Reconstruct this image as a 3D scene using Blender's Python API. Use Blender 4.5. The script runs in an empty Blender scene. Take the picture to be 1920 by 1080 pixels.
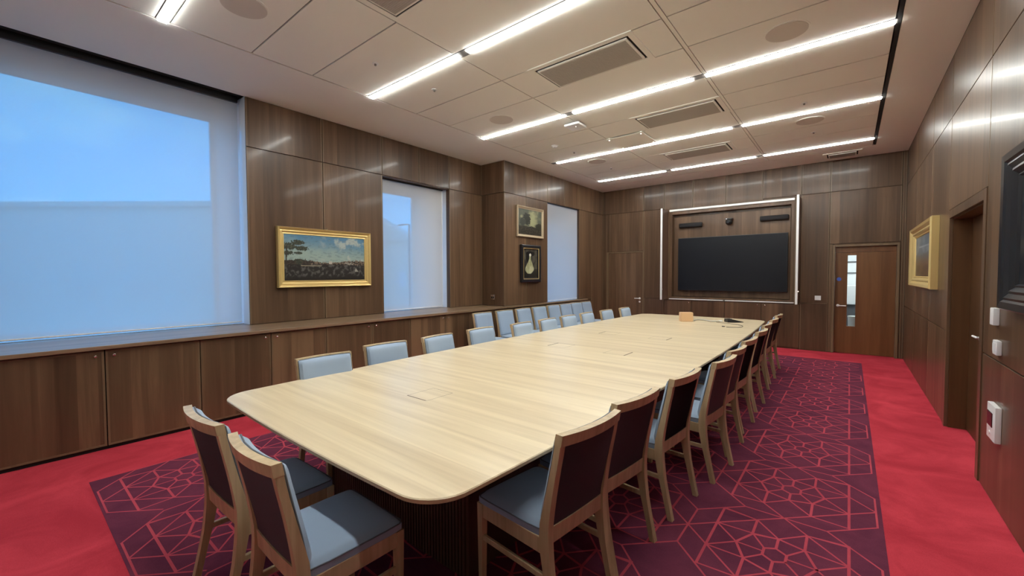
import bpy, bmesh, math, random
from mathutils import Vector, Matrix, noise
R = math.radians
random.seed(7)
S = bpy.context.scene
COL = S.collection

# ------------------------------------------------------------------ camera, world, exposure
cam_d = bpy.data.cameras.new('camera'); cam = bpy.data.objects.new('camera', cam_d); COL.objects.link(cam)
S.camera = cam
cam_d.sensor_width = 36.0; cam_d.sensor_fit = 'HORIZONTAL'
cam_d.lens = 780.70 / 1920 * 36.0
cam_d.clip_start = 0.02; cam_d.clip_end = 400
_yaw, _pitch, _roll = 0.68078785, -0.03269611, -0.00343015
B = Matrix(((1, 0, 0), (0, 0, -1), (0, 1, 0)))
cam.matrix_world = Matrix.Translation((0, 0, 1.555)) @ (Matrix.Rotation(_yaw, 3, 'Z') @ Matrix.Rotation(_pitch, 3, 'X') @ B @ Matrix.Rotation(_roll, 3, 'Z')).to_4x4()

S.view_settings.view_transform = 'Standard'
S.view_settings.look = 'None'
S.view_settings.gamma = 1.0
S.view_settings.use_curve_mapping = False
S.view_settings.exposure = 0.0
LAMP = 69.0
LAMP_COL = (0.96, 0.985, 0.94)
SKY = 2.1

w = bpy.data.worlds.new('dusk_sky'); S.world = w; w.use_nodes = True
nt = w.node_tree; nt.nodes.clear()
def N(nt, t, **k):
    n = nt.nodes.new(t)
    for a, v in k.items(): setattr(n, a, v)
    return n
def ramp(nt, stops, interp='LINEAR'):
    n = nt.nodes.new('ShaderNodeValToRGB'); cr = n.color_ramp; cr.interpolation = interp
    while len(cr.elements) < len(stops): cr.elements.new(0.5)
    for e, (p, c) in zip(cr.elements, stops): e.position = p; e.color = (*c, 1)
    return n
tc = N(nt, 'ShaderNodeTexCoord'); sep = N(nt, 'ShaderNodeSeparateXYZ')
nt.links.new(tc.outputs['Generated'], sep.inputs[0])
g = ramp(nt, [(0.0, (0.09, 0.56, 1.20)), (0.25, (0.05, 0.44, 1.12)), (0.7, (0.04, 0.33, 1.0))])
nt.links.new(sep.outputs[2], g.inputs[0])
mp = N(nt, 'ShaderNodeMapping'); mp.inputs['Scale'].default_value = (1.6, 1.6, 5.0)
nt.links.new(tc.outputs['Generated'], mp.inputs[0])
cn = N(nt, 'ShaderNodeTexNoise'); cn.inputs['Scale'].default_value = 2.2; cn.inputs['Detail'].default_value = 5; cn.inputs['Roughness'].default_value = 0.5
nt.links.new(mp.outputs[0], cn.inputs[0])
cr = ramp(nt, [(0.49, (0, 0, 0)), (0.68, (0.8, 0.8, 0.8))]); nt.links.new(cn.outputs[0], cr.inputs[0])
mx = N(nt, 'ShaderNodeMixRGB'); mx.inputs[2].default_value = (0.20, 0.64, 1.12, 1)
nt.links.new(cr.outputs[0], mx.inputs[0]); nt.links.new(g.outputs[0], mx.inputs[1])
bg = N(nt, 'ShaderNodeBackground'); bg.inputs[1].default_value = SKY; wo = N(nt, 'ShaderNodeOutputWorld')
nt.links.new(mx.outputs[0], bg.inputs[0]); nt.links.new(bg.outputs[0], wo.inputs[0])

# ------------------------------------------------------------------ dimensions
ZC = 3.741          # ceiling
YF = 10.268         # far wall
XR = 0.7775         # right wall
XL = -5.77          # left wall, window part
XP = -5.17          # pillar face
YN = -0.5           # near wall behind the camera
ZT = 0.94           # top of the long worktop

# ------------------------------------------------------------------ materials
def mat(name, col, rough=0.5, metal=0.0, spec=0.5, coat=0.0, coat_r=0.1, sheen=0.0):
    m = bpy.data.materials.new(name); m.use_nodes = True
    b = m.node_tree.nodes['Principled BSDF']
    b.inputs['Base Color'].default_value = (*col, 1); b.inputs['Roughness'].default_value = rough
    b.inputs['Metallic'].default_value = metal; b.inputs['Specular IOR Level'].default_value = spec
    b.inputs['Coat Weight'].default_value = coat; b.inputs['Coat Roughness'].default_value = coat_r
    b.inputs['Sheen Weight'].default_value = sheen
    return m
def bsdf(m): return m.node_tree.nodes['Principled BSDF']
def wood(name, dark, light, axis='Z', leaf=0.17, rough=0.3, coat=0.0, coat_r=0.15, fine=1.0, band=1.0, spec=0.5, per_obj=0.25):
    m = mat(name, light, rough, coat=coat, coat_r=coat_r, spec=spec); nt = m.node_tree; L = nt.links.new
    tc = N(nt, 'ShaderNodeTexCoord'); oi = N(nt, 'ShaderNodeObjectInfo')
    sp = N(nt, 'ShaderNodeSeparateXYZ'); L(tc.outputs['Object'], sp.inputs[0])
    # h = distance across the grain, used to lay the veneer leaves side by side
    h = N(nt, 'ShaderNodeMath', operation='ADD')
    ax = {'X': (1, 2), 'Y': (0, 2), 'Z': (0, 1)}[axis]
    L(sp.outputs[ax[0]], h.inputs[0]); L(sp.outputs[ax[1]], h.inputs[1])
    off = N(nt, 'ShaderNodeMath', operation='MULTIPLY_ADD'); off.inputs[1].default_value = 37.0
    L(oi.outputs['Random'], off.inputs[0]); L(h.outputs[0], off.inputs[2])
    d = N(nt, 'ShaderNodeMath', operation='DIVIDE'); d.inputs[1].default_value = leaf; L(off.outputs[0], d.inputs[0])
    f = N(nt, 'ShaderNodeMath', operation='FLOOR'); L(d.outputs[0], f.inputs[0])
    wn = N(nt, 'ShaderNodeTexWhiteNoise', noise_dimensions='1D'); L(f.outputs[0], wn.inputs['W'])
    # grain
    mp = N(nt, 'ShaderNodeMapping'); s = [9.0 * fine] * 3; s[{'X': 0, 'Y': 1, 'Z': 2}[axis]] = 0.45
    mp.inputs['Scale'].default_value = s; L(tc.outputs['Object'], mp.inputs[0])
    ad = N(nt, 'ShaderNodeVectorMath', operation='ADD'); cmb = N(nt, 'ShaderNodeCombineXYZ')
    mm = N(nt, 'ShaderNodeMath', operation='MULTIPLY_ADD'); mm.inputs[1].default_value = 11.0
    L(wn.outputs['Value'], mm.inputs[0]); L(oi.outputs['Random'], mm.inputs[2])
    for i in range(3): L(mm.outputs[0], cmb.inputs[i])
    L(mp.outputs[0], ad.inputs[0]); L(cmb.outputs[0], ad.inputs[1])
    n1 = N(nt, 'ShaderNodeTexNoise'); n1.inputs['Scale'].default_value = 1.0; n1.inputs['Detail'].default_value = 6; n1.inputs['Roughness'].default_value = 0.62; n1.inputs['Distortion'].default_value = 0.4
    L(ad.outputs[0], n1.inputs[0])
    a = N(nt, 'ShaderNodeMath', operation='MULTIPLY_ADD'); a.inputs[1].default_value = 0.36 * band
    L(wn.outputs['Value'], a.inputs[0]); L(n1.outputs[0], a.inputs[2])
    b2 = N(nt, 'ShaderNodeMath', operation='MULTIPLY_ADD'); b2.inputs[1].default_value = per_obj
    L(oi.outputs['Random'], b2.inputs[0]); L(a.outputs[0], b2.inputs[2])
    lo = 0.36; hi = 0.62 + 0.36 * band + per_obj
    cr = ramp(nt, [(lo, dark), ((lo + hi) / 2, tuple((x + y) / 2 for x, y in zip(dark, light))), (hi, light)]); L(b2.outputs[0], cr.inputs[0])
    L(cr.outputs[0], bsdf(m).inputs['Base Color'])
    return m
M = {}
M['walnut'] = wood('walnut_veneer', (0.052, 0.027, 0.015), (0.170, 0.099, 0.056), leaf=0.27, rough=0.33, coat=0.13, coat_r=0.10, spec=0.32, band=0.8)
M['walnut_door'] = wood('walnut_cupboard_veneer', (0.060, 0.033, 0.017), (0.20, 0.12, 0.064), leaf=0.13, rough=0.34, coat=0.15)
M['walnut_y'] = wood('walnut_worktop', (0.15, 0.095, 0.055), (0.36, 0.24, 0.145), axis='Y', leaf=0.5, rough=0.32, coat=0.12, band=0.3)
M['red_door'] = wood('red_brown_door_veneer', (0.12, 0.048, 0.016), (0.25, 0.115, 0.045), leaf=0.45, rough=0.33, coat=0.1, band=0.4)
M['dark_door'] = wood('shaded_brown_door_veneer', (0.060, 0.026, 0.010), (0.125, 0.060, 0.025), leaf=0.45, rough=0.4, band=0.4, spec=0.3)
M['lipping'] = wood('walnut_lipping', (0.12, 0.077, 0.042), (0.21, 0.14, 0.078), leaf=0.5, rough=0.35, band=0.2)
M['table'] = wood('pale_sycamore_top', (0.60, 0.475, 0.305), (0.81, 0.68, 0.465), axis='X', leaf=0.40, rough=0.30, coat=0.15, coat_r=0.2, band=0.25, fine=1.3, per_obj=0.0)
M['table_edge'] = mat('sycamore_edge', (0.50, 0.37, 0.22), 0.4)
M['base'] = wood('table_base_walnut', (0.06, 0.032, 0.022), (0.14, 0.078, 0.05), leaf=0.3, rough=0.4, band=0.3)
M['oak'] = wood('oak_chair_frame', (0.40, 0.29, 0.16), (0.64, 0.50, 0.30), leaf=0.3, rough=0.38, band=0.15, fine=2.0, per_obj=0.1)
M['shadow'] = mat('dark_gap', (0.012, 0.010, 0.009), 0.9)
M['plaster'] = mat('white_ceiling_paint', (0.84, 0.82, 0.77), 0.9)
M['tile'] = mat('ceiling_tile_paint', (0.86, 0.85, 0.78), 0.85)
M['joint'] = mat('ceiling_joint', (0.22, 0.195, 0.17), 0.9)
M['near_paint'] = mat('taupe_wall_paint', (0.30, 0.28, 0.26), 0.8)
M['grid'] = mat('ceiling_grid_bar', (0.62, 0.57, 0.52), 0.8)
M['grille'] = mat('grille_grey', (0.46, 0.435, 0.39), 0.8)
M['white'] = mat('white_plastic', (0.80, 0.80, 0.80), 0.35)
M['reveal'] = mat('white_reveal', (0.90, 0.91, 0.92), 0.35, coat=1.0, coat_r=0.12)
M['skin'] = mat('outer_wall_paint', (0.85, 0.85, 0.84), 0.7)
M['render_wall'] = mat('outside_render', (0.55, 0.56, 0.56), 0.9)
M['alu'] = mat('brushed_aluminium', (0.82, 0.82, 0.81), 0.28, metal=0.85)
M['alu_white'] = mat('satin_white_metal', (0.86, 0.86, 0.85), 0.3, metal=0.1)
M['chrome'] = mat('chrome', (0.9, 0.88, 0.85), 0.12, metal=1.0)
M['brass'] = mat('pale_brass', (0.85, 0.74, 0.50), 0.25, metal=1.0)
M['track'] = mat('grey_track', (0.17, 0.155, 0.145), 0.6)
M['black'] = mat('black_plastic', (0.014, 0.014, 0.015), 0.35)
M['blackcloth'] = mat('black_speaker_cloth', (0.016, 0.014, 0.016), 0.85)
M['screen'] = mat('screen_glass', (0.010, 0.011, 0.015), 0.30, spec=0.22)
M['blackframe'] = mat('ebonised_frame', (0.012, 0.012, 0.015), 0.28, spec=0.5, coat=0.3)
M['gold'] = mat('gilt_frame', (0.76, 0.57, 0.24), 0.38, metal=0.55)
M['palegold'] = mat('pale_gilt_frame', (0.50, 0.40, 0.27), 0.4, metal=0.4)
M['fabric'] = mat('blue_grey_upholstery', (0.285, 0.375, 0.50), 0.75, sheen=0.2)
M['welt'] = mat('grey_piping', (0.12, 0.14, 0.17), 0.7)
M['aubergine'] = mat('aubergine_back_cloth', (0.12, 0.088, 0.112), 0.85)
M['rubber'] = mat('dark_cable', (0.03, 0.03, 0.03), 0.6)
M['greycable'] = mat('grey_cable', (0.50, 0.48, 0.42), 0.5)
M['tan'] = mat('light_timber_block', (0.70, 0.45, 0.25), 0.5)
M['blue'] = mat('blue_sign', (0.05, 0.13, 0.55), 0.4)
M['redglass'] = mat('dark_red_window', (0.035, 0.012, 0.012), 0.25)
M['greyfloor'] = mat('corridor_floor', (0.10, 0.10, 0.11), 0.5)
M['asphalt'] = mat('asphalt', (0.16, 0.17, 0.19), 0.9)
M['cladding'] = mat('grey_cladding', (0.88, 0.76, 0.62), 0.8)
M['roof'] = mat('grey_roof', (0.80, 0.70, 0.58), 0.8)
M['steel'] = mat('galvanised_steel', (0.10, 0.11, 0.12), 0.5)

def noisy_carpet(name, c1, c2, scale=1.7, bump=0.3):
    m = mat(name, c1, 0.95, spec=0.05); nt = m.node_tree; L = nt.links.new
    tc = N(nt, 'ShaderNodeTexCoord')
    n1 = N(nt, 'ShaderNodeTexNoise'); n1.inputs['Scale'].default_value = scale; n1.inputs['Detail'].default_value = 5; n1.inputs['Roughness'].default_value = 0.6; n1.inputs['Distortion'].default_value = 1.0
    n2 = N(nt, 'ShaderNodeTexNoise'); n2.inputs['Scale'].default_value = 260
    L(tc.outputs['Object'], n1.inputs[0]); L(tc.outputs['Object'], n2.inputs[0])
    ml = N(nt, 'ShaderNodeMath', operation='MULTIPLY_ADD'); ml.inputs[1].default_value = 0.35; L(n2.outputs[0], ml.inputs[0]); L(n1.outputs[0], ml.inputs[2])
    cr = ramp(nt, [(0.50, c1), (0.86, c2)]); L(ml.outputs[0], cr.inputs[0]); L(cr.outputs[0], bsdf(m).inputs['Base Color'])
    bp = N(nt, 'ShaderNodeBump'); bp.inputs['Strength'].default_value = bump; bp.inputs['Distance'].default_value = 0.004
    L(n2.outputs[0], bp.inputs['Height']); L(bp.outputs[0], bsdf(m).inputs['Normal'])
    return m
M['red'] = noisy_carpet('red_carpet', (0.40, 0.030, 0.048), (0.60, 0.056, 0.082))
M['field'] = noisy_carpet('aubergine_carpet', (0.105, 0.024, 0.050), (0.165, 0.036, 0.068), 3.0)
M['motif'] = noisy_carpet('red_pattern_line', (0.42, 0.058, 0.085), (0.54, 0.080, 0.110), 3.0)

def blind_mat():
    m = bpy.data.materials.new('mesh_blind_cloth'); m.use_nodes = True; nt = m.node_tree; nt.nodes.clear(); L = nt.links.new
    o = N(nt, 'ShaderNodeOutputMaterial'); t = N(nt, 'ShaderNodeBsdfTransparent'); t.inputs[0].default_value = (1, 1, 1, 1)
    d = N(nt, 'ShaderNodeBsdfDiffuse'); d.inputs[0].default_value = (0.86, 0.83, 0.78, 1)
    tl = N(nt, 'ShaderNodeBsdfTranslucent'); tl.inputs[0].default_value = (0.92, 0.88, 0.82, 1)
    a = N(nt, 'ShaderNodeMixShader'); a.inputs[0].default_value = 0.55; L(d.outputs[0], a.inputs[1]); L(tl.outputs[0], a.inputs[2])
    b = N(nt, 'ShaderNodeMixShader'); b.inputs[0].default_value = 0.50; L(t.outputs[0], b.inputs[1]); L(a.outputs[0], b.inputs[2])
    L(b.outputs[0], o.inputs[0]); return m
M['blind'] = blind_mat()
def glass_mat():
    m = bpy.data.materials.new('window_glass'); m.use_nodes = True; nt = m.node_tree; nt.nodes.clear(); L = nt.links.new
    o = N(nt, 'ShaderNodeOutputMaterial'); t = N(nt, 'ShaderNodeBsdfTransparent'); t.inputs[0].default_value = (0.94, 0.97, 0.98, 1)
    gl = N(nt, 'ShaderNodeBsdfGlossy'); gl.inputs['Roughness'].default_value = 0.02
    fr = N(nt, 'ShaderNodeFresnel'); fr.inputs[0].default_value = 1.45
    ar = N(nt, 'ShaderNodeMath', operation='MULTIPLY'); ar.inputs[1].default_value = 0.06; L(fr.outputs[0], ar.inputs[0])
    b = N(nt, 'ShaderNodeMixShader'); L(ar.outputs[0], b.inputs[0]); L(t.outputs[0], b.inputs[1]); L(gl.outputs[0], b.inputs[2])
    L(b.outputs[0], o.inputs[0]); return m
M['glass'] = glass_mat()
def emit(name, col, s):
    m = bpy.data.materials.new(name); m.use_nodes = True; nt = m.node_tree; nt.nodes.clear()
    o = N(nt, 'ShaderNodeOutputMaterial'); e = N(nt, 'ShaderNodeEmission'); e.inputs[0].default_value = (*col, 1); e.inputs[1].default_value = s
    nt.links.new(e.outputs[0], o.inputs[0]); return m
M['lamp'] = emit('led_diffuser', LAMP_COL, LAMP)
M['corridor_fill'] = emit('corridor_fill_glow', (0.92, 1.0, 0.98), 22.0)
M['glow_dot'] = emit('led_and_glint_glow', (1.0, 0.95, 0.8), 6.0)

# ------------------------------------------------------------------ mesh helpers
class MB:
    def __init__(s): s.bm = bmesh.new(); s.mi = 0
    def box(s, x0, x1, y0, y1, z0, z1, bevel=0.0, seg=1, T=None):
        vs = [s.bm.verts.new(v) for v in ((x0, y0, z0), (x1, y0, z0), (x1, y1, z0), (x0, y1, z0), (x0, y0, z1), (x1, y0, z1), (x1, y1, z1), (x0, y1, z1))]
        fs = [s.bm.faces.new([vs[i] for i in q]) for q in ((3, 2, 1, 0), (4, 5, 6, 7), (0, 1, 5, 4), (1, 2, 6, 5), (2, 3, 7, 6), (3, 0, 4, 7))]
        for f in fs: f.material_index = s.mi
        if T is not None:
            for v in vs: v.co = T @ v.co
        if bevel > 0:
            es = list({e for f in fs for e in f.edges})
            r = bmesh.ops.bevel(s.bm, geom=es, offset=bevel, segments=seg, affect='EDGES', profile=0.6)
            for f in r['faces']: f.material_index = s.mi
        return s
    def cyl(s, c, r, h, axis='Z', n=20, r2=None, bevel=0.0):
        rot = {'Z': Matrix.Identity(4), 'X': Matrix.Rotation(R(90), 4, 'Y'), 'Y': Matrix.Rotation(R(-90), 4, 'X')}[axis]
        res = bmesh.ops.create_cone(s.bm, cap_ends=True, segments=n, radius1=r, radius2=r if r2 is None else r2, depth=h, matrix=Matrix.Translation(c) @ rot)
        for v in res['verts']:
            for f in v.link_faces: f.material_index = s.mi
        return s
    def sphere(s, c, r, sc=(1, 1, 1), n=12):
        res = bmesh.ops.create_uvsphere(s.bm, u_segments=n, v_segments=n // 2 + 2, radius=r, matrix=Matrix.Translation(c) @ Matrix.Diagonal((*sc, 1)))
        for v in res['verts']:
            for f in v.link_faces: f.material_index = s.mi
        return s
    def tube(s, pts, r, n=8):
        pts = [Vector(p) for p in pts]; rings = []
        for i, p in enumerate(pts):
            a = pts[max(i - 1, 0)]; b = pts[min(i + 1, len(pts) - 1)]; t = (b - a).normalized()
            u = t.cross(Vector((0, 0, 1)));
            if u.length < 1e-4: u = t.cross(Vector((1, 0, 0)))
            u.normalize(); v = t.cross(u)
            rings.append([s.bm.verts.new(p + r * (math.cos(2 * math.pi * k / n) * u + math.sin(2 * math.pi * k / n) * v)) for k in range(n)])
        for A, Bq in zip(rings, rings[1:]):
            for k in range(n): s.bm.faces.new((A[k], A[(k + 1) % n], Bq[(k + 1) % n], Bq[k])).material_index = s.mi
        s.bm.faces.new(rings[0][::-1]); s.bm.faces.new(rings[-1]); return s
    def sweep(s, secs):
        """closed skin over a list of equal rings (each a list of points)"""
        rings = [[s.bm.verts.new(p) for p in q] for q in secs]; n = len(rings[0])
        for A, Bq in zip(rings, rings[1:]):
            for k in range(n): s.bm.faces.new((A[k], A[(k + 1) % n], Bq[(k + 1) % n], Bq[k])).material_index = s.mi
        s.bm.faces.new(rings[0][::-1]); s.bm.faces.new(rings[-1]); return s
    def build(s, name, mats, parent=None, loc=(0, 0, 0), rotz=0, smooth=False, origin=None):
        if origin is not None:
            bmesh.ops.translate(s.bm, verts=s.bm.verts, vec=-Vector(origin)); loc = Vector(origin)
        bmesh.ops.recalc_face_normals(s.bm, faces=s.bm.faces)
        me = bpy.data.meshes.new(name); s.bm.to_mesh(me); s.bm.free()
        for m in (mats if isinstance(mats, (list, tuple)) else [mats]): me.materials.append(m)
        if smooth:
            me.polygons.foreach_set('use_smooth', [True] * len(me.polygons))
            try: me.set_sharp_from_angle(angle=R(38))
            except Exception: pass
        o = bpy.data.objects.new(name, me); COL.objects.link(o); o.location = loc; o.rotation_euler.z = rotz
        if parent is not None: o.parent = parent
        return o
def tag(o, label=None, cat=None, group=None, kind=None):
    if label: o['label'] = label
    if cat: o['category'] = cat
    if group: o['group'] = group
    if kind: o['kind'] = kind
    return o
def thing(name, label, cat, loc=(0, 0, 0), rz=0, group=None):
    o = bpy.data.objects.new(name, None); COL.objects.link(o); o.location = loc; o.rotation_euler.z = rz; o.empty_display_size = 0.1
    return tag(o, label, cat, group)
def child(o, parent):
    """parent an object built in world space to a thing that is not at the origin"""
    o.parent = parent; o.location = o.location - parent.location; return o
def struct(name, loc=(0, 0, 0)):
    o = bpy.data.objects.new(name, None); COL.objects.link(o); o.location = loc; o['kind'] = 'structure'; return o
def copy_tree(root, loc, rz, label, group):
    r = root.copy(); COL.objects.link(r); r.location = loc; r.rotation_euler.z = rz; r['label'] = label; r['group'] = group
    for ch in root.children:
        c = ch.copy(); COL.objects.link(c); c.parent = r
        for g in ch.children:
            d = g.copy(); COL.objects.link(d); d.parent = c
    return r
def slab(name, x0, x1, y0, y1, z0, z1, m, parent=None, bevel=0.0, smooth=False):
    b = MB(); b.box(x0, x1, y0, y1, z0, z1, bevel)
    return b.build(name, m, parent, origin=((x0 + x1) / 2, (y0 + y1) / 2, (z0 + z1) / 2), smooth=smooth)

GAP = 0.004
def panel_x(parent, xf, side, y0, y1, z0, z1, m=None, name='panel', th=0.018):
    """veneer panel on a wall of constant x; side=+1 when the room is on +x"""
    x0, x1 = (xf - th, xf) if side > 0 else (xf, xf + th)
    y0, y1, z0, z1 = y0 + GAP, y1 - GAP, z0 + GAP, z1 - GAP; b = MB(); b.box(x0, x1, y0, y1, z0, z1, 0.002)
    b.mi = 1; e = side * 0.0006; xs = sorted((xf - side * 0.002, xf + e))
    for q in ((y0 + 0.002, y0 + 0.015), (y1 - 0.015, y1 - 0.002)): b.box(xs[0], xs[1], *q, z0 + 0.002, z1 - 0.002)
    return b.build(name, [m or M['walnut'], M['lipping']], parent, origin=((x0 + x1) / 2, (y0 + y1) / 2, (z0 + z1) / 2))
def panel_y(parent, yf, x0, x1, z0, z1, m=None, name='panel', th=0.018):
    x0, x1, z0, z1 = x0 + GAP, x1 - GAP, z0 + GAP, z1 - GAP; b = MB(); b.box(x0, x1, yf, yf + th, z0, z1, 0.002)
    b.mi = 1
    for q in ((x0 + 0.002, x0 + 0.015), (x1 - 0.015, x1 - 0.002)): b.box(*q, yf - 0.0006, yf + 0.002, z0 + 0.002, z1 - 0.002)
    return b.build(name, [m or M['walnut'], M['lipping']], parent, origin=((x0 + x1) / 2, yf + th / 2, (z0 + z1) / 2))

# ------------------------------------------------------------------ floor
fl = slab('floor', -7.0, 2.2, YN - 0.3, YF + 0.3, -0.12, 0.0, M['red']); tag(fl, kind='structure')
CX0, CX1, CY0, CY1 = -4.415, 0.19, 0.39, 9.33
cf = slab('carpet_field', CX0, CX1, CY0, CY1, -0.001, 0.002, M['field']); child(cf, fl)
def ribbon(bm, a, b, wd, z=0.0):
    a = Vector((*a, 0)); b = Vector((*b, 0)); d = (b - a).normalized(); n = Vector((-d.y, d.x, 0)) * wd / 2; e = d * wd * 0.3
    vs = [bm.verts.new(p + Vector((0, 0, z))) for p in (a - e - n, b + e - n, b + e + n, a - e + n)]; bm.faces.new(vs)
TH = []; TN = []
hexa = [(0.062 * math.sin(R(60 * k)), 0.068 * math.cos(R(60 * k))) for k in range(6)]
ring = [(0, .176), (.128, .147), (.19, 0), (.129, -.13), (0, -.175), (-.129, -.135), (-.19, 0), (-.128, .138)]
for k in range(6): TH.append((hexa[k], hexa[(k + 1) % 6]))
for k in range(8): TH.append((ring[k], ring[(k + 1) % 8]))
TH += [(hexa[0], ring[0]), (hexa[3], ring[4]), ((.128, .147), (.128, .318)), ((.129, -.13), (.129, -.316)), ((-.129, -.135), (-.129, -.316)), ((-.128, .138), (-.128, .318)),
       ((.32, -.326), (.32, .347)), ((-.32, -.326), (-.32, .33))]
for sx in (1, -1):
    TN += [((sx * .32, .135), (sx * .19, 0)), ((sx * .32, -.135), (sx * .19, 0)), ((sx * .32, .135), (sx * .128, .147)), ((sx * .32, -.135), (sx * .129, -.13)),
           ((sx * .128, .318), (sx * .32, .335)), ((sx * .129, -.316), (sx * .32, -.33)), ((sx * .128, .318), (0, .176)), ((sx * .129, -.316), (0, -.175)),
           ((0, .176), (sx * .128, .147)), (hexa[1] if sx > 0 else hexa[5], (sx * .128, .147)), (hexa[2] if sx > 0 else hexa[4], (sx * .129, -.13)), ((sx * .058, 0), (sx * .19, 0)),
           ((0, .444), (sx * .456, 0)), ((0, -.444), (sx * .456, 0)),
           ((sx * .218, .444), (sx * .456, .21)), ((sx * .218, -.444), (sx * .456, -.21)), ((sx * .456, -.21), (sx * .456, .21)),
           ((0, .444), (sx * .218, .444)), ((sx * .32, .347), (sx * .128, .318)), ((sx*.128,.318),(sx*.32,.135))]
bm = bmesh.new()
for i, (a, b) in enumerate(TH): ribbon(bm, a, b, 0.0145, 0.0001 * (i % 5))
for i, (a, b) in enumerate(TN): ribbon(bm, a, b, 0.0108, 0.0001 * ((i + 2) % 5))
motif_me = bpy.data.meshes.new('pattern_motif'); bm.to_mesh(motif_me); bm.free(); motif_me.materials.append(M['motif'])
for i in range(5):
    for j in range(10):
        o = bpy.data.objects.new('pattern_motif', motif_me); COL.objects.link(o)
        zz = 0.0026 + 0.0006 * ((i + j) % 2)
        o.location = (-0.294 - 0.912 * i, 0.878 + 0.888 * j, zz)
        if j in (0, 9): o.location = (-0.296 - 0.917 * i, 0.866 if j == 0 else 8.865, zz); o.rotation_euler.z = R(90)
        child(o, fl)
# ------------------------------------------------------------------ ceiling
ce = slab('ceiling', -6.6, 1.2, YN - 0.2, YF + 0.3, ZC + 0.03, ZC + 0.15, M['shadow']); tag(ce, kind='structure')
def cslab(name, x0, x1, y0, y1, m=M['plaster'], dz=0.0):
    return child(slab(name, x0, x1, y0, y1, ZC + dz, ZC + 0.035, m), ce)
cslab('plaster_margin', XL - 0.02, -4.629, YN, YF)
cslab('plaster_margin', 0.315, XR, YN, YF)
cslab('plaster_margin', -4.625, 0.315, 9.50, YF)
cslab('plaster_margin', XL - 0.5, XL - 0.02, 2.02, YF)
LY = [0.95 + 2.01 * k for k in range(-1, 5)]
COLS = [(-4.609, -3.091), (-3.089, -1.291), (-1.249, 0.272)]
VENTS = []
for y in LY:
    rows = [(y + 0.052, y + 0.68), (y + 0.688, y + 1.28), (y + 1.288, y + 1.958)]
    for (y0, y1) in rows:
        y1 = min(y1, 9.49)
        if y0 > 9.3 or y1 < YN + 0.1: continue
        for (x0, x1) in COLS: cslab('ceiling_tile', x0 + 0.004, x1 - 0.004, max(y0 + 0.003, YN), y1 - 0.003, M['tile'])
cslab('grid_bar', -1.287, -1.253, YN, 9.49, M['tile'], 0.002)
cslab('joint_backing', -4.60, 0.272, YN, 9.49, M['joint'], 0.012)
cslab('joint_backing', -4.629, -4.60, YN, 9.50, M['joint'], 0.012)

# linear lights
SEG = [(-4.625, -3.075), (-2.945, -1.405), (-1.270, 0.272)]
POS = ['window side', 'middle', 'door side']
ROW = ['nearest row, over the photographer', 'second row', 'third row', 'fourth row', 'fifth row, by the screen wall']
for j, y in enumerate(LY[1:]):
    tr = slab('light_track', -4.615, 0.285, y - 0.046, y + 0.046, ZC - 0.002, ZC + 0.02, M['track'])
    tag(tr, 'grey recessed ceiling channel holding the %s of strip lights' % ROW[j].split(',')[0], 'light track', 'recessed channels for the strip lights')
    segs = SEG if j != 3 else [(-4.50, -1.405), (-1.270, 0.272)]
    for (x0, x1) in segs:
        pos = 'long window-side and middle' if x1 - x0 > 2 else POS[min(range(3), key=lambda q: abs(SEG[q][0] - x0))]
        t = thing('strip_light', 'glowing white strip light, %s segment, ceiling row %s' % (pos, ['nearest the camera', 'second from the camera', 'third from the camera', 'fourth from the camera', 'nearest the screen'][j]), 'ceiling light', ((x0 + x1) / 2, y, ZC), group='linear ceiling lights')
        h = (x1 - x0) / 2
        MB().box(-h, h, -0.033, 0.033, -0.012, -0.0035, 0.003).build('diffuser', M['lamp'], t)
        MB().box(-h - 0.004, h + 0.004, -0.037, 0.037, -0.003, -0.0021).build('housing', M['white'], t)
# dark slot beside the right margin
sl = slab('ceiling_slot', 0.28, 0.312, YN, 9.45, ZC - 0.001, ZC + 0.02, M['shadow']); tag(sl, 'narrow black ceiling slot running along the door-side margin', 'ceiling slot')

def ceiling_vent(x0, x1, y0, y1, label):
    t = thing('ceiling_vent', label, 'air vent', ((x0 + x1) / 2, (y0 + y1) / 2, ZC), group='rectangular ceiling grilles')
    a, b = (x1 - x0) / 2, (y1 - y0) / 2
    m = MB(); f = 0.055
    for q in ((-a, a, -b, -b + f), (-a, a, b - f, b), (-a, -a + f, -b + f, b - f), (a - f, a, -b + f, b - f)): m.box(*q, -0.010, 0.0)
    m.build('frame', M['tile'], t)
    MB().box(-a + f, a - f, -b + f, b - f, -0.002, 0.0).build('shadow_gap', M['shadow'], t)
    m = MB(); g = f + 0.022; m.box(-a + g, a - g, -b + g, b - g, -0.02, -0.002, 0.004); m.build('grille_frame', M['tile'], t)
    m = MB(); gg = g + 0.02; n = 26
    for k in range(n):
        yy = -b + gg + (2 * (b - gg)) * (k + 0.5) / n; m.box(-a + gg, a - gg, yy - 0.006, yy + 0.006, -0.0235, -0.0202)
    o = m.build('grille_slats', M['grille'], t); o['kind'] = 'stuff'
    MB().box(-a + gg, a - gg, -b + gg, b - gg, -0.0212, -0.0201).build('grille_mesh', M['grille'], t)
ceiling_vent(-3.07, -1.85, 1.62, 2.24, 'rectangular grey ceiling grille at the top edge of the photo, nearest the camera')
ceiling_vent(-2.72, -1.56, 3.63, 4.24, 'rectangular grey ceiling grille between the second and third light rows')
ceiling_vent(-2.44, -1.28, 5.64, 6.26, 'rectangular grey ceiling grille between the third and fourth light rows')
ceiling_vent(-2.74, -1.57, 7.66, 8.26, 'rectangular grey ceiling grille nearest the screen wall')
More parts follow.
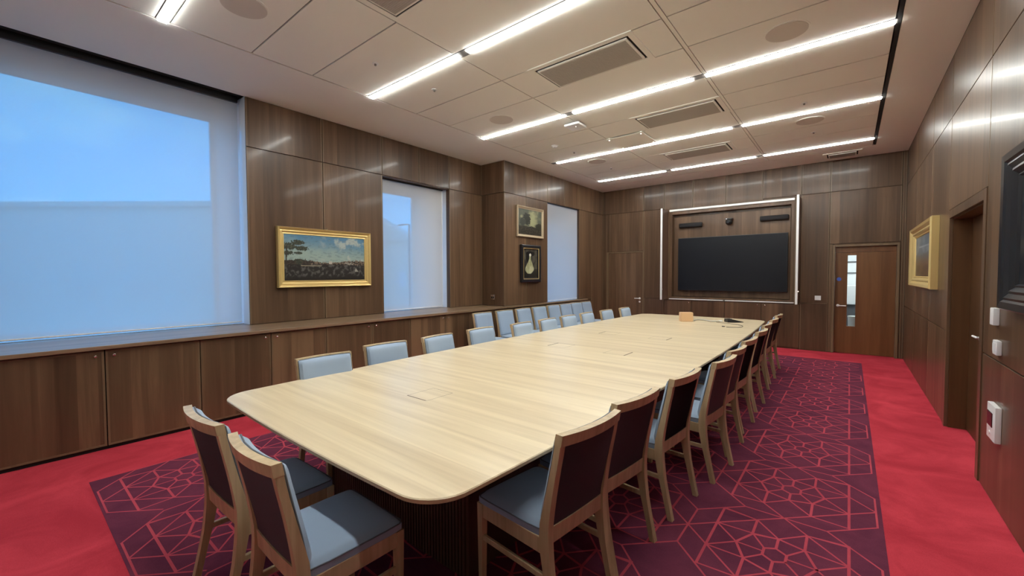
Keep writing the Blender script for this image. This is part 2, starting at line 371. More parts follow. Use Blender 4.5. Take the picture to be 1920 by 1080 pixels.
ceiling_vent(-0.42, 0.14, 9.62, 10.05, 'small square grey ceiling grille above the far red-brown door')
def round_speaker(x, y, label, r=0.17):
    t = thing('ceiling_speaker', label, 'speaker', (x, y, ZC), group='round ceiling speakers')
    MB().cyl((0, 0, -0.002), r + 0.008, 0.004, n=40).build('rim', M['tile'], t)
    MB().cyl((0, 0, -0.005), r - 0.006, 0.004, n=40).build('grille', M['grille2'], t)
M['grille2'] = mat('speaker_grille', (0.64, 0.60, 0.54), 0.9)
round_speaker(-3.86, 1.32, 'large round ceiling speaker at the top left, beside the nearest strip light')
round_speaker(-3.86, 4.54, 'round ceiling speaker on the window side, just before the third light row')
round_speaker(-3.84, 7.38, 'faint round ceiling speaker on the window side, beyond the fourth light row')
round_speaker(-0.48, 4.55, 'large round ceiling speaker on the door side at the upper right')
round_speaker(-0.48, 7.38, 'round ceiling speaker on the door side between the fourth and fifth light rows')
for i, (x, y, lb) in enumerate([(-3.85, 2.52, 'tiny ceiling sprinkler above the window-side end of the second light row'), (-3.85, 3.31, 'tiny dark ceiling sensor just beyond the second light row'),
                                (-0.49, 6.58, 'tiny ceiling sprinkler on the door side before the fourth light row'), (-0.47, 8.02, 'tiny ceiling sprinkler on the door side before the fifth light row'),
                                (-3.87, 6.56, 'tiny ceiling sprinkler on the window side before the fourth light row'), (-3.86, 8.03, 'tiny ceiling sprinkler on the window side before the fifth light row')]):
    t = thing('sprinkler_head', lb, 'sprinkler', (x, y, ZC), group='small ceiling sprinklers and sensors')
    MB().cyl((0, 0, -0.003), 0.032, 0.006, n=16).build('rose', M['white'], t)
    MB().cyl((0, 0, -0.014), 0.011, 0.018, n=10).build('nozzle', M['track'], t)
t = thing('smoke_detector', 'small white dome smoke detector on the ceiling between third and fourth light rows', 'smoke detector', (-3.93, 6.02, ZC))
MB().cyl((0, 0, -0.008), 0.055, 0.016, n=24).build('base_ring', M['white'], t)
MB().cyl((0, 0, -0.026), 0.030, 0.02, n=24, r2=0.042).build('sensor_cap', M['white'], t, smooth=True)
t = thing('access_point', 'white square wireless box hanging under the ceiling near the third light row', 'wireless box', (-3.13, 5.34, ZC))
MB().box(-0.12, 0.12, -0.12, 0.12, -0.055, -0.022, 0.012, 3).build('casing', M['white'], t, smooth=True)
MB().box(-0.085, 0.085, -0.085, 0.085, -0.022, 0.0).build('mount', M['track'], t)
MB().cyl((0.02, -0.02, -0.0555), 0.006, 0.002, n=10).build('indicator', M['glow_dot'], t)
t = thing('microphone_panel', 'square flat ceiling microphone panel with four bright corner fixings', 'microphone', (-2.79, 6.545, ZC))
MB().box(-0.30, 0.30, -0.30, 0.30, -0.03, -0.01, 0.005).build('panel', M['tile'], t)
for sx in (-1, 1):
    for sy in (-1, 1): MB().cyl((sx * 0.262, sy * 0.262, -0.016), 0.010, 0.032, n=10).build('fixing', M['glow_dot'], t)  # chrome fixings given a glow that imitates their glint

# ------------------------------------------------------------------ left wall
wl = struct('wall_left', (-6.0, 4.0, 0))
def wb(name, *a, m=M['shadow'], parent=None):
    return child(slab(name, *a, m), parent or wl)
# solid piers and heads behind the panels (dark carcass), with white reveals outside the blinds
def pier(y0, y1, xin, x_liner):
    wb('carcass', x_liner, xin - 0.019, y0, y1, 0.939, ZC + 0.03, m=M['walnut'])
    wb('reveal', -6.30, x_liner, y0 - 0.0, y1 + 0.0, 0.939, ZC + 0.03, m=M['reveal'])
pier(1.975, 3.862, XL, -5.97)
pier(5.305, 6.17, XL, -5.86)
wb('carcass', -6.28, XP - 0.019, 6.17, 7.62, 0.939, ZC + 0.03, m=M['walnut'])
wb('carcass', -5.24, XP - 0.019, 9.03, YF, 0.939, ZC + 0.03, m=M['walnut'])
wb('reveal', -6.30, -5.24, 9.03, YF, 0.939, ZC + 0.03, m=M['reveal'])
wb('head', -5.97, XL - 0.019, 3.862, 5.305, 3.13, ZC + 0.03, m=M['walnut'])
wb('head', -6.30, -5.97, 3.862, 5.305, 3.18, ZC + 0.03, m=M['reveal'])
wb('head', -5.24, XP - 0.019, 7.62, 9.03, 3.13, ZC + 0.03, m=M['walnut'])
wb('head', -6.30, -5.24, 7.62, 9.03, 3.20, ZC + 0.03, m=M['reveal'])
wb('head', -6.30, -6.10, YN, 1.975, 3.80, ZC + 0.15, m=M['reveal'])
# outer skin with the three openings
OX0, OX1 = -6.42, -6.30
for q in [(YN, -0.3, 0, 4.0), (1.80, 4.02, 0, 4.0), (4.955, 7.66, 0, 4.0), (8.98, YF + 0.3, 0, 4.0),
          (-0.3, 1.80, 0, 0.93), (-0.3, 1.80, 3.565, 4.0), (4.02, 4.955, 0, 0.93), (4.02, 4.955, 3.045, 4.0), (7.66, 8.98, 0, 0.93), (7.66, 8.98, 3.045, 4.0)]:
    wb('outer_wall', OX0, OX1, *q, m=M['skin'])
def splay(y_open, y_room, x_room, z1, n='sky_catching_splay'):  # slanted face added so the right-hand reveals catch sky light
    b = MB(); b.sweep([[(-6.299, y_open, z), (x_room, y_room, z), (-6.299, y_room, z)] for z in (0.94, z1)])
    child(b.build(n, M['reveal'], origin=(-6.2, y_room, 2)), wl)
splay(1.80, 1.973, -5.985, 3.74); splay(4.955, 5.303, -5.97, 3.17)
SZ = 3.135
for (y0, y1) in [(1.955, 2.912), (2.912, 3.872)]: child(panel_x(None, XL, 1, y0, y1, ZT, SZ), wl)
child(panel_x(None, XL, 1, 5.292, 6.17, ZT, SZ), wl)
for (y0, y1) in [(1.955, 2.912), (2.912, 3.872), (3.872, 4.60), (4.60, 5.292), (5.292, 6.17)]: child(panel_x(None, XL, 1, y0, y1, SZ, ZC), wl)
# jamb linings of the two recessed windows
wb('jamb_lining', XL - 0.20, XL - 0.019, 1.957, 1.974, ZT, ZC, m=M['reveal'])
wb('jamb_lining', XL - 0.19, XL - 0.004, 3.862, 3.876, ZT, SZ, m=M['walnut'])
wb('jamb_lining', XL - 0.09, XL - 0.019, 5.294, 5.304, ZT, SZ, m=M['walnut'])
# pillar: side, then face
child(panel_y(None, 6.152, XL, XP, ZT, SZ), wl); child(panel_y(None, 6.152, XL, XP, SZ, ZC), wl)
for (y0, y1) in [(6.152, 6.85), (6.85, 7.632)]: child(panel_x(None, XP, 1, y0, y1, ZT, SZ), wl)
for (y0, y1) in [(6.152, 6.85), (6.85, 7.632), (7.632, 8.33), (8.33, 9.02), (9.02, YF)]: child(panel_x(None, XP, 1, y0, y1, SZ, ZC), wl)
child(panel_x(None, XP, 1, 9.02, 9.65, ZT, SZ), wl); child(panel_x(None, XP, 1, 9.341, 9.65, 0.0, 0.946), wl); child(panel_x(None, XP, 1, 9.65, YF, 0.0, SZ), wl)
wb('jamb_lining', XP - 0.07, XP - 0.004, 9.005, 9.03, ZT, SZ, m=M['walnut'])

# windows: frame and pane set in the outer skin
def window(n, y0, y1, z0, z1, mull=()):
    o = struct('window_%d' % n, (-6.36, (y0 + y1) / 2, z0))
    b = MB(); f = 0.05
    for q in ((y0, y0 + f, z0, z1), (y1 - f, y1, z0, z1), (y0 + f, y1 - f, z0, z0 + f), (y0 + f, y1 - f, z1 - f, z1)): b.box(-6.41, -6.36, *q)
    for m_ in mull: b.box(-6.41, -6.36, m_ - 0.02, m_ + 0.02, z0 + f, z1 - f)
    child(b.build('window_frame', M['white']), o)
    child(slab('pane', -6.388, -6.382, y0 + f, y1 - f, z0 + f, z1 - f, M['glass']), o)
window(1, -0.3, 1.80, 0.93, 3.565)
window(2, 4.02, 4.955, 0.93, 3.045)
window(3, 7.66, 8.98, 0.93, 3.045)
def blind(x, y0, y1, z0, z1, label, box_h=0.10):
    t = thing('roller_blind', label, 'blind', (x, (y0 + y1) / 2, z1)); h = (y1 - y0) / 2
    b = MB(); b.box(-0.001, 0.001, -h, h, z0 - z1, 0.0); b.build('blind_cloth', M['blind'], t)
    MB().box(-0.006, 0.006, -h, h, z0 - z1 - 0.012, z0 - z1 + 0.004, 0.003).build('bottom_bar', M['white'], t)
    MB().box(-0.05, 0.035, -h, h, 0.0, box_h, 0.004).build('head_box', M['black'], t)
blind(-5.975, -0.45, 1.935, 0.972, 3.695, 'huge pale mesh roller blind over the big window at the left edge')
blind(-5.945, 3.88, 5.262, 0.967, 3.112, 'pale mesh roller blind over the middle window, between gold picture and pillar', 0.03)
blind(-5.215, 7.645, 8.985, 0.965, 3.12, 'narrow pale blue roller blind over the farthest window', 0.03)

# ------------------------------------------------------------------ cupboards along the left wall and the worktop
CF = -5.135     # door face
wt = thing('worktop', 'long walnut worktop and window sill running above the low cupboards', 'worktop', (-5.5, 4.0, 0.90))
b = MB(); b.box(-6.30, CF + 0.04, YN, 6.15, 0.902, 0.938, 0.004); b.box(-5.24, CF + 0.04, 6.15, 9.34, 0.902, 0.938, 0.004)
child(b.build('top_board', M['walnut_y'], origin=(-5.5, 4, 0.93)), wt)
b = MB(); b.box(-6.30, -5.24, 7.63, 9.02, 0.902, 0.938); child(b.build('window_board', M['reveal'], origin=(-5.7, 8.3, 0.93)), wt)
child(slab('window_board', -6.299, -6.0, YN, 1.97, 0.939, 0.946, M['reveal']), wt); child(slab('window_board', -6.299, -5.97, 3.87, 5.30, 0.939, 0.946, M['reveal']), wt)
edges = [(-0.10, 0.58, 1.28), (1.28, 1.95, 2.60), (2.60, 3.25, 3.90), (3.90, 4.60, 5.27), (5.27, 5.95, 6.62), (6.62, 7.30, 7.97), (7.97, 8.65, 9.32)]
cdesc = ['at the left edge of the photo', 'below the right edge of the big window', 'below the gold-framed landscape', 'below the middle window', 'beside the pillar foot, behind the wall chairs', 'under the two pillar pictures', 'under the farthest window']
for i, (a, m_, c) in enumerate(edges):
    t = thing('cupboard', 'low two-door walnut cupboard %s' % cdesc[i], 'cupboard', (CF - 0.2, (a + c) / 2, 0), group='low cupboards along the window wall')
    b = MB(); b.box(-5.50 if a < 6 else -5.42, CF - 0.021, a + 0.002, c - 0.002, 0.0, 0.900); child(b.build('body', M['shadow'], origin=(-5.3, m_, 0.45)), t)
    for (p, q, kside) in ((a, m_, 1), (m_, c, -1)):
        d = child(slab('door', CF - 0.02, CF, p + 0.004, q - 0.004, 0.035, 0.893, M['walnut_door'], bevel=0.002), t)
        b = MB(); l = 0.016
        for (u0, u1, v0, v1) in ((p + 0.004, p + 0.004 + l, 0.036, 0.892), (q - 0.004 - l, q - 0.004, 0.036, 0.892), (p + 0.004 + l, q - 0.004 - l, 0.876, 0.892), (p + 0.004 + l, q - 0.004 - l, 0.036, 0.052)):
            b.box(CF - 0.001, CF + 0.0025, u0, u1, v0, v1)
        e = b.build('lipping', M['lipping'], origin=d.location + t.location); e.parent = d; e.location = (0, 0, 0)
        ky = (q - 0.06) if kside > 0 else (p + 0.06)
        b = MB(); b.cyl((CF + 0.006, ky, 0.848), 0.006, 0.014, 'X', 10); b.sphere((CF + 0.017, ky, 0.848), 0.012, (0.7, 1, 1))
        k = b.build('knob', M['chrome'], origin=d.location + t.location, smooth=True); k.parent = d; k.location = (0, 0, 0)
        k['label'] = 'small round chrome knob'

# ------------------------------------------------------------------ far wall
wf = struct('wall_far', (-2.5, YF, 0))
def fb(name, *a, m=M['shadow']): return child(slab(name, *a, m), wf)
YB = YF + 0.019
NX0, NX1, NZ0, NZ1 = -3.40, -0.885, 0.975, 3.075
for q in [(-6.4, NX0, 0, 4), (NX0, NX1, 0, NZ0), (NX0, NX1, NZ1, 4), (NX1, -0.235, 0, 4), (-0.235, 0.68, 2.085, 4), (0.68, 1.4, 0, 4)]:
    fb('carcass', q[0], q[1], YB, YB + 0.14, q[2], q[3], m=M['walnut'])
fb('niche_back', NX0 - 0.05, NX1 + 0.05, YF + 0.14, YF + 0.16, NZ0 - 0.05, NZ1 + 0.05, m=M['walnut'])
for (x0, x1) in [(XP, -4.045), (-4.045, -3.53), (-3.53, -2.87), (-2.87, -2.17), (-2.17, -1.455), (-1.455, -0.775), (-0.775, -0.315), (-0.315, 0.715)]:
    child(panel_y(None, YF, x0, x1, 3.135 if x1 > -0.80 or x0 < -3.6 else 3.10, ZC), wf)
child(panel_y(None, YF, -4.97, -4.045, 2.135, 3.135), wf)
child(panel_y(None, YF, XP, -5.045, 0, 3.135), wf)
child(panel_y(None, YF, -4.045, -3.53, 0.95, 3.135), wf); child(panel_y(None, YF, -4.03, -3.53, 0, 0.95), wf)
child(panel_y(None, YF, -3.53, NX0, 0.93, 3.10), wf)
child(panel_y(None, YF, -0.775, -0.315, 0.965, 3.135), wf); child(panel_y(None, YF, -0.775, -0.315, 0, 0.945), wf)
child(panel_y(None, YF, NX1, -0.775, 0.93, 3.10), wf)
child(panel_y(None, YF, -0.315, 0.715, 2.125, 3.135), wf)
child(panel_y(None, YF, -0.315, -0.262, 0, 2.125), wf); child(panel_y(None, YF, 0.715, XR, 0, ZC), wf)
fb('rail', -0.77, -0.32, YF - 0.006, YF + 0.004, 0.947, 0.963, m=M['lipping'])
# low cupboards below the screen
xs = [-3.53, -2.87, -2.17, -1.455, -0.775]
fd = ['first from the left', 'second from the left', 'third from the left', 'rightmost']
for i in range(4):
    a, c = xs[i], xs[i + 1]
    t = thing('wall_cupboard', 'flush walnut cupboard door below the big screen, %s of four' % fd[i], 'cupboard', ((a + c) / 2, YF, 0), group='flush cupboards below the screen')
    d = child(slab('door', a + 0.004, c - 0.004, YF, YF + 0.018, 0.03, 0.922, M['walnut'], bevel=0.002), t)
    kx = c - 0.07 if i in (0, 2) else a + 0.07
    if i != 1:
        b = MB(); b.cyl((kx, YF - 0.006, 0.88), 0.006, 0.014, 'Y', 10); b.sphere((kx, YF - 0.017, 0.88), 0.013, (1, 0.7, 1))
        k = b.build('knob', M['chrome'], origin=d.location + t.location, smooth=True); k.parent = d; k.location = (0, 0, 0)
# niche lining and bright metal edges
nc = thing('screen_niche', 'recessed walnut screen surround with bright white metal strips above and below', 'screen surround', (-2.14, YF, 0.95))
b = MB()
b.box(NX0, NX0 + 0.06, YF + 0.0, YF + 0.139, NZ0, NZ1); b.box(NX1 - 0.06, NX1, YF, YF + 0.139, NZ0, NZ1); b.box(NX0 + 0.06, NX1 - 0.06, YF, YF + 0.139, NZ1 - 0.10, NZ1); b.box(NX0 + 0.06, NX1 - 0.06, YF, YF + 0.139, NZ0, NZ0 + 0.03)
child(b.build('lining', M['walnut'], origin=(-2.14, YF, 2)), nc)
child(slab('back_board', NX0 + 0.075, NX1 - 0.075, YF + 0.10, YF + 0.139, NZ0 + 0.04, NZ1 - 0.16, M['walnut'], bevel=0.004), nc)
child(slab('top_strip', NX0, NX1, YF - 0.03, YF + 0.03, 3.045, 3.095, M['alu_white'], bevel=0.006), nc)
child(slab('bottom_strip', NX0, -2.20, YF - 0.02, YF + 0.03, 0.94, 0.962, M['alu_white'], bevel=0.004), nc)
child(slab('bottom_strip', -2.16, NX1 + 0.01, YF - 0.02, YF + 0.03, 0.94, 0.962, M['alu_white'], bevel=0.004), nc)
child(slab('strip_joint', -2.20, -2.16, YF - 0.018, YF + 0.03, 0.94, 0.962, M['track']), nc)
for (xl, nm, lb) in ((-3.445, -3.44, 'open cabinet leaf with silver edge at the left of the big screen'), (-0.80, -0.79, 'open cabinet leaf with silver edge at the right of the big screen')):
    t = thing('screen_door', lb, 'cabinet door', (xl, YF - 0.22, 0.955), group='folded-back leaves beside the screen')
    MB().box(-0.016, 0.016, -0.20, 0.215, 0.0, 2.115).build('leaf', M['base'], t)
    MB().box(-0.021, 0.021, -0.225, -0.198, -0.01, 2.13, 0.004).build('metal_edge', M['alu_white'], t)
    MB().cyl((0.026, -0.18, 0.24), 0.014, 0.02, 'X', 12).build('catch', M['chrome'], t)
# screen, speakers, camera
t = thing('television', 'huge black wall-mounted flat screen in the recessed walnut surround', 'screen', (-2.09, YF - 0.02, 1.165))
MB().box(-1.10, 1.10, 0.0, 0.05, 0.0, 1.235, 0.008, 2).build('casing', M['black'], t)
MB().box(-1.088, 1.088, -0.002, 0.002, 0.012, 1.223).build('display_glass', M['screen'], t)
MB().box(-0.4, 0.4, 0.05, 0.12, 0.3, 0.9).build('wall_mount', M['black'], t)
for (xc, lb) in ((-2.93, 'slim black bar speaker above the screen, left one'), (-1.25, 'slim black bar speaker above the screen, right one')):
    t = thing('bar_speaker', lb, 'speaker', (xc, YF + 0.06, 2.70 if xc < -2 else 2.725), group='bar speakers above the screen')
    MB().box(-0.262, 0.262, -0.045, 0.039, -0.055, 0.055, 0.03, 3).build('casing', M['black'], t, smooth=True)
    MB().box(-0.235, 0.235, -0.052, -0.044, -0.035, 0.035, 0.01, 2).build('front_grille', M['blackcloth'], t, smooth=True)
t = thing('video_camera', 'small black conference camera mounted above the screen between the speakers', 'camera', (-2.105, YF + 0.02, 2.64))
MB().box(-0.075, 0.075, -0.05, 0.07, 0.115, 0.150, 0.012, 2).build('mount_base', M['black'], t, smooth=True)
MB().sphere((0, -0.015, 0.065), 0.068, n=18).build('camera_head', M['black'], t, smooth=True)
MB().cyl((0, -0.085, 0.06), 0.028, 0.03, 'Y', 18).build('lens', M['screen'], t, smooth=True)
MB().box(-0.055, -0.03, -0.058, -0.048, 0.125, 0.14).build('status_light', M['white'], t)

# left flush door
d1 = struct('door_1', (-4.535, YF, 0))
child(slab('door_leaf', -4.99, -4.065, YF - 0.001, YF + 0.018, 0.012, 2.095, M['walnut'], bevel=0.002), d1)
b = MB(); b.box(-5.045, -4.995, YF - 0.012, YF + 0.018, 0, 2.13, 0.003); b.box(-4.06, -4.032, YF - 0.012, YF + 0.018, 0, 2.13, 0.003); b.box(-4.995, -4.06, YF - 0.012, YF + 0.018, 2.10, 2.13, 0.003)
child(b.build('door_frame', M['lipping'], origin=(-4.5, YF, 1)), d1)
def lever(parent, c, dirx, n, m=M['chrome'], ln=0.12):
    """lever handle: c at the door face, n = outward normal, dirx = direction of the lever"""
    c = Vector(c); n = Vector(n); dx = Vector(dirx); b = MB()
    ax = 'Y' if abs(n.y) > 0.5 else 'X'
    b.cyl(c + n * 0.004, 0.026, 0.008, ax, 20); b.tube([c, c + n * 0.045, c + n * 0.05 + dx * 0.015, c + n * 0.05 + dx * ln], 0.010, 10)
    b.cyl(c + n * 0.004 + Vector((0, 0, -0.085)), 0.024, 0.008, ax, 20)
    o = child(b.build('door_handle', m, origin=c, smooth=True), parent); o['label'] = 'chrome lever handle'; return o
lever(d1, (-4.135, YF - 0.001, 0.935), (-1, 0, 0), (0, -1, 0), M['alu_white'])

# right-hand red-brown door with vision panel
d2 = struct('door_2', (0.2225, YF, 0))
b = MB(); b.box(-0.262, -0.222, YF - 0.016, YF + 0.15, 0, 2.105, 0.003); b.box(0.665, 0.705, YF - 0.016, YF + 0.15, 0, 2.105, 0.003); b.box(-0.222, 0.665, YF - 0.016, YF + 0.15, 2.065, 2.105, 0.003)
child(b.build('door_frame', M['lipping'], origin=(0.22, YF, 1)), d2)
gx0, gx1, gz0, gz1 = -0.028, 0.100, 0.53, 1.90; dy0, dy1 = YF + 0.075, YF + 0.12
b = MB()
for q in [(-0.22, gx0, 0.006, 1.957), (gx1, 0.663, 0.006, 1.957), (gx0, gx1, 0.006, gz0), (gx0, gx1, gz1, 1.957)]: b.box(q[0], q[1], dy0, dy1, q[2], q[3])
leaf = child(b.build('door_leaf', M['red_door'], origin=(0.22, dy0, 1)), d2)
child(slab('transom_panel', -0.22, 0.663, dy0 - 0.005, dy1, 1.959, 2.064, M['red_door']), d2)
child(slab('door_stop', -0.221, 0.664, dy1, dy1 + 0.03, 1.92, 2.064, M['red_door']), d2)
child(slab('vision_panel', gx0, gx1, dy0 + 0.015, dy0 + 0.021, gz0, gz1, M['glass']), d2)
b = MB(); b.cyl((-0.155, dy0 - 0.001, 1.44), 0.036, 0.003, 'Y', 24); s = child(b.build('round_sign', M['blue'], origin=(-0.155, dy0, 1.44)), d2); s['label'] = 'small round blue sign'
b = MB(); b.tube([(-0.165, dy0, 0.925), (-0.165, dy0 - 0.045, 0.925), (-0.15, dy0 - 0.05, 0.925), (-0.04, dy0 - 0.05, 0.925)], 0.010, 10); b.cyl((-0.165, dy0 - 0.004, 0.925), 0.026, 0.008, 'Y', 20)
h = child(b.build('door_handle', M['alu_white'], origin=(-0.165, dy0, 0.925), smooth=True), d2); h['label'] = 'pale metal lever handle'
# white corridor seen through the vision panel
co = struct('wall_corridor', (0.2, 12.0, 0))
b = MB(); b.box(-1.2, 1.4, 13.6, 13.7, 0, 2.7); b.box(-1.3, -1.2, YF + 0.17, 13.7, 0, 2.7); b.box(1.4, 1.5, YF + 0.17, 13.7, 0, 2.7); b.box(-1.3, 1.5, YF + 0.17, 13.7, 2.7, 2.8)
child(b.build('corridor_shell', M['reveal'], origin=(0.2, 12, 0)), co)
child(slab('corridor_floor', -1.3, 1.5, YF + 0.13, 13.7, -0.1, 0.004, M['greyfloor']), co)
for k in range(3): child(slab('corridor_rail', -1.2, 1.4, 13.57, 13.6, 1.55 + 0.28 * k, 1.575 + 0.28 * k, M['steel']), co)
t = thing('corridor_fill_light', 'unseen ceiling panel added to light the corridor behind the door glass', 'ceiling light', (0.2, 12.0, 2.7))  # out of view, added to brighten the corridor behind the glass
MB().box(-0.3, 0.3, -0.6, 0.6, -0.02, 0.0).build('diffuser', M['corridor_fill'], t)
MB().box(-0.32, 0.32, -0.62, 0.62, -0.012, 0.0).build('frame', M['white'], t)
t = thing('waste_bin', 'white bin standing in the corridor, seen through the door glass', 'bin', (0.12, 11.3, 0.004))
MB().cyl((0, 0, 0.31), 0.115, 0.62, n=24, r2=0.13).build('bin_body', M['white'], t, smooth=True)
MB().cyl((0, 0, 0.635), 0.135, 0.03, n=24).build('lid', M['white'], t, smooth=True)
t = thing('side_cabinet', 'white counter cabinet at the end of the corridor', 'cabinet', (-0.1, 13.3, 0.004))
MB().box(-0.9, 0.9, -0.25, 0.25, 0.79, 1.25, 0.004).build('body', M['white'], t)
MB().box(-0.85, 0.85, -0.22, 0.24, 0.0, 0.79).build('dark_base', M['greyfloor'], t)
MB().box(-0.88, -0.01, -0.268, -0.25, 0.80, 1.23).build('door', M['white'], t)
MB().box(0.01, 0.88, -0.268, -0.25, 0.80, 1.23).build('door', M['white'], t)

def plate(name, label, cat, c, sz, n, m=M['white'], extra=None):
    """switch plate at c, size (width,height,depth), n is '-y' or '-x' or '+y'"""
    t = thing(name, label, cat, c); w_, h_, d_ = sz
    if n == '-y': MB().box(-w_ / 2, w_ / 2, -d_, 0, -h_ / 2, h_ / 2, min(0.004, d_ / 3), 2).build('plate', m, t, smooth=True)
    else: MB().box(-d_, 0, -w_ / 2, w_ / 2, -h_ / 2, h_ / 2, min(0.006, d_ / 3), 2).build('plate', m, t, smooth=True)
    return t
t = plate('wall_switch', 'small white double switch on the far wall beside the red-brown door', 'switch', (-0.48, YF, 1.065), (0.10, 0.088, 0.010), '-y')
for sx in (-1, 1): MB().box(sx * 0.02 - 0.011, sx * 0.02 + 0.011, -0.014, -0.009, -0.018, 0.018, 0.002).build('rocker', M['white'], t)
t = plate('wall_socket', 'square chrome double socket on the side of the pillar above the worktop', 'socket', (-5.47, 6.152, 1.11), (0.10, 0.095, 0.010), '-y', M['chrome'])
for sx in (-1, 1):
    MB().box(sx * 0.022 - 0.014, sx * 0.022 + 0.014, -0.0125, -0.009, -0.03, 0.012).build('socket_face', M['black'], t)
    MB().box(sx * 0.022 - 0.006, sx * 0.022 + 0.006, -0.013, -0.009, 0.018, 0.032).build('rocker', M['chrome'], t)

# ------------------------------------------------------------------ right wall
wr = struct('wall_right', (XR, 4.0, 0))
def rb(name, *a, m=M['walnut']): return child(slab(name, *a, m), wr)
DY0, DY1, DZ = 4.655, 6.005, 2.10
XB = XR + 0.019
for q in [(YN, DY0, 0, 4), (DY1, YF, 0, 4), (DY0, DY1, DZ, 4)]: rb('carcass', XB, XB + 0.19, *q)
ys = [YN, 0.9, 2.1, 3.35]
for a, c in zip(ys, ys[1:] + [DY0 - 0.085]):
    for (z0, z1) in ((0, 0.965), (0.965, 3.12), (3.12, ZC)): child(panel_x(None, XR, -1, a, c, z0, z1), wr)
for a, c in ((DY1 + 0.085, 7.3), (7.3, 8.8), (8.8, YF)):
    for (z0, z1) in ((0, 0.965), (0.965, 3.12), (3.12, ZC)): child(panel_x(None, XR, -1, a, c, z0, z1), wr)
child(panel_x(None, XR, -1, DY0 - 0.085, DY1 + 0.085, 2.185, 3.12), wr); child(panel_x(None, XR, -1, DY0 - 0.085, DY1 + 0.085, 3.12, ZC), wr)
d3 = struct('door_3', (0.85, (DY0 + DY1) / 2, 0))
b = MB(); b.box(XR - 0.008, XR + 0.019, DY1, DY1 + 0.083, 0, 2.18, 0.002); b.box(XR - 0.008, XR + 0.019, DY0 - 0.083, DY0, 0, 2.18, 0.002); b.box(XR - 0.008, XR + 0.019, DY0, DY1, DZ, 2.18, 0.002)
child(b.build('architrave', M['walnut'], origin=(XR, 5.3, 1)), d3)
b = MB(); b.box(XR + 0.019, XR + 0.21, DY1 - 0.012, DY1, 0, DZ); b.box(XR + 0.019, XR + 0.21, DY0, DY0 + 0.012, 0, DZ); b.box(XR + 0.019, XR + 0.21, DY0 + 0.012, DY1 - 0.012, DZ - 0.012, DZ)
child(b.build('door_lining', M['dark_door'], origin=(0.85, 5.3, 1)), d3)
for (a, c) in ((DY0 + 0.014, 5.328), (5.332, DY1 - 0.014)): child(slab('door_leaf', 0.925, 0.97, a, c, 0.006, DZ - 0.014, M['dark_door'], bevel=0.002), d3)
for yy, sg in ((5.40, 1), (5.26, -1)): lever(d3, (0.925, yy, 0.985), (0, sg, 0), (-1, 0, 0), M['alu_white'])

# small wall devices on the right wall
plate('wall_switch', 'small white raised box tucked under the corner of the black frame', 'switch', (XR, 4.20, 1.262), (0.085, 0.115, 0.03), '-x')
t = plate('wall_switch', 'white rounded switch on the right wall, above the panel seam', 'switch', (XR, 4.13, 1.062), (0.10, 0.095, 0.025), '-x')
MB().box(-0.029, -0.024, -0.03, 0.03, -0.03, 0.03, 0.002).build('rocker', M['white'], t)
t = plate('call_point', 'larger white wall unit with dark red window low on the right wall', 'wall unit', (XR, 4.13, 0.565), (0.20, 0.235, 0.03), '-x')
MB().box(-0.034, -0.029, -0.045, 0.075, -0.03, 0.065, 0.002).build('dark_window', M['redglass'], t)
MB().cyl((-0.031, 0.02, -0.075), 0.012, 0.006, 'X', 16).build('button', M['white'], t)

# near wall behind the camera
wn_ = struct('wall_near', (-2.5, YN, 0))
child(slab('plaster', -6.4, 1.2, YN - 0.15, YN, 0, 4, M['near_paint']), wn_)
child(slab('end_filler', -5.5, CF, YN, -0.104, 0.0, 0.905, M['walnut_door']), wl)

# ------------------------------------------------------------------ pictures
def smooth(a, b, x):
    t_ = max(0.0, min(1.0, (x - a) / (b - a))); return t_ * t_ * (3 - 2 * t_)
def mix(a, b, t_): return tuple(p + (q - p) * t_ for p, q in zip(a, b))
def fb2(x, y, s, seed=0.0, o=4): return noise.fractal(Vector((x * s, y * s, seed)), 1.0, 2.0, o)
def srgb(r, g_, b_):
    f = lambda c: ((c / 255 + 0.055) / 1.055) ** 2.4 if c > 10 else c / 255 / 12.92
    return (f(r), f(g_), f(b_))
def painting_mat():
    m = mat('oil_paint', (0.5, 0.5, 0.5), 0.35, coat=0.1); nt = m.node_tree
    a = N(nt, 'ShaderNodeAttribute'); a.attribute_name = 'paint'; nt.links.new(a.outputs['Color'], bsdf(m).inputs['Base Color']); return m
M['paint'] = painting_mat()
def canvas(name, w_, h_, fn, nx, parent, dark=1.0):
    ny = max(2, int(nx * h_ / w_)); vs = []; fs = []; cols = []
    for j in range(ny + 1):
        for i in range(nx + 1):
            u, v = i / nx, j / ny; vs.append(((u - .5) * w_, 0, (v - .5) * h_)); c = fn(u, v); cols.append((*c, 1))
    for j in range(ny):
        for i in range(nx):
            a = j * (nx + 1) + i; fs.append((a, a + 1, a + nx + 2, a + nx + 1))
    me = bpy.data.meshes.new(name); me.from_pydata(vs, [], fs); me.materials.append(M['paint'])
    ca = me.color_attributes.new('paint', 'FLOAT_COLOR', 'POINT')
    flat = [x for c in cols for x in c]; ca.data.foreach_set('color', flat)
    o = bpy.data.objects.new(name, me); COL.objects.link(o); o.parent = parent; return o
def frame_mesh(W, H, prof):
    """mitred moulding in the local xz plane facing -y; prof = [(inset, height towards viewer)]"""
    b = MB(); rings = []
    for (ins, hh) in prof:
        x, z = W / 2 - ins, H / 2 - ins
        rings.append([b.bm.verts.new(p) for p in ((-x, -hh, -z), (x, -hh, -z), (x, -hh, z), (-x, -hh, z))])
    for A, C_ in zip(rings, rings[1:] + rings[:1]):
        for k in range(4): b.bm.faces.new((A[k], A[(k + 1) % 4], C_[(k + 1) % 4], C_[k]))
    return b
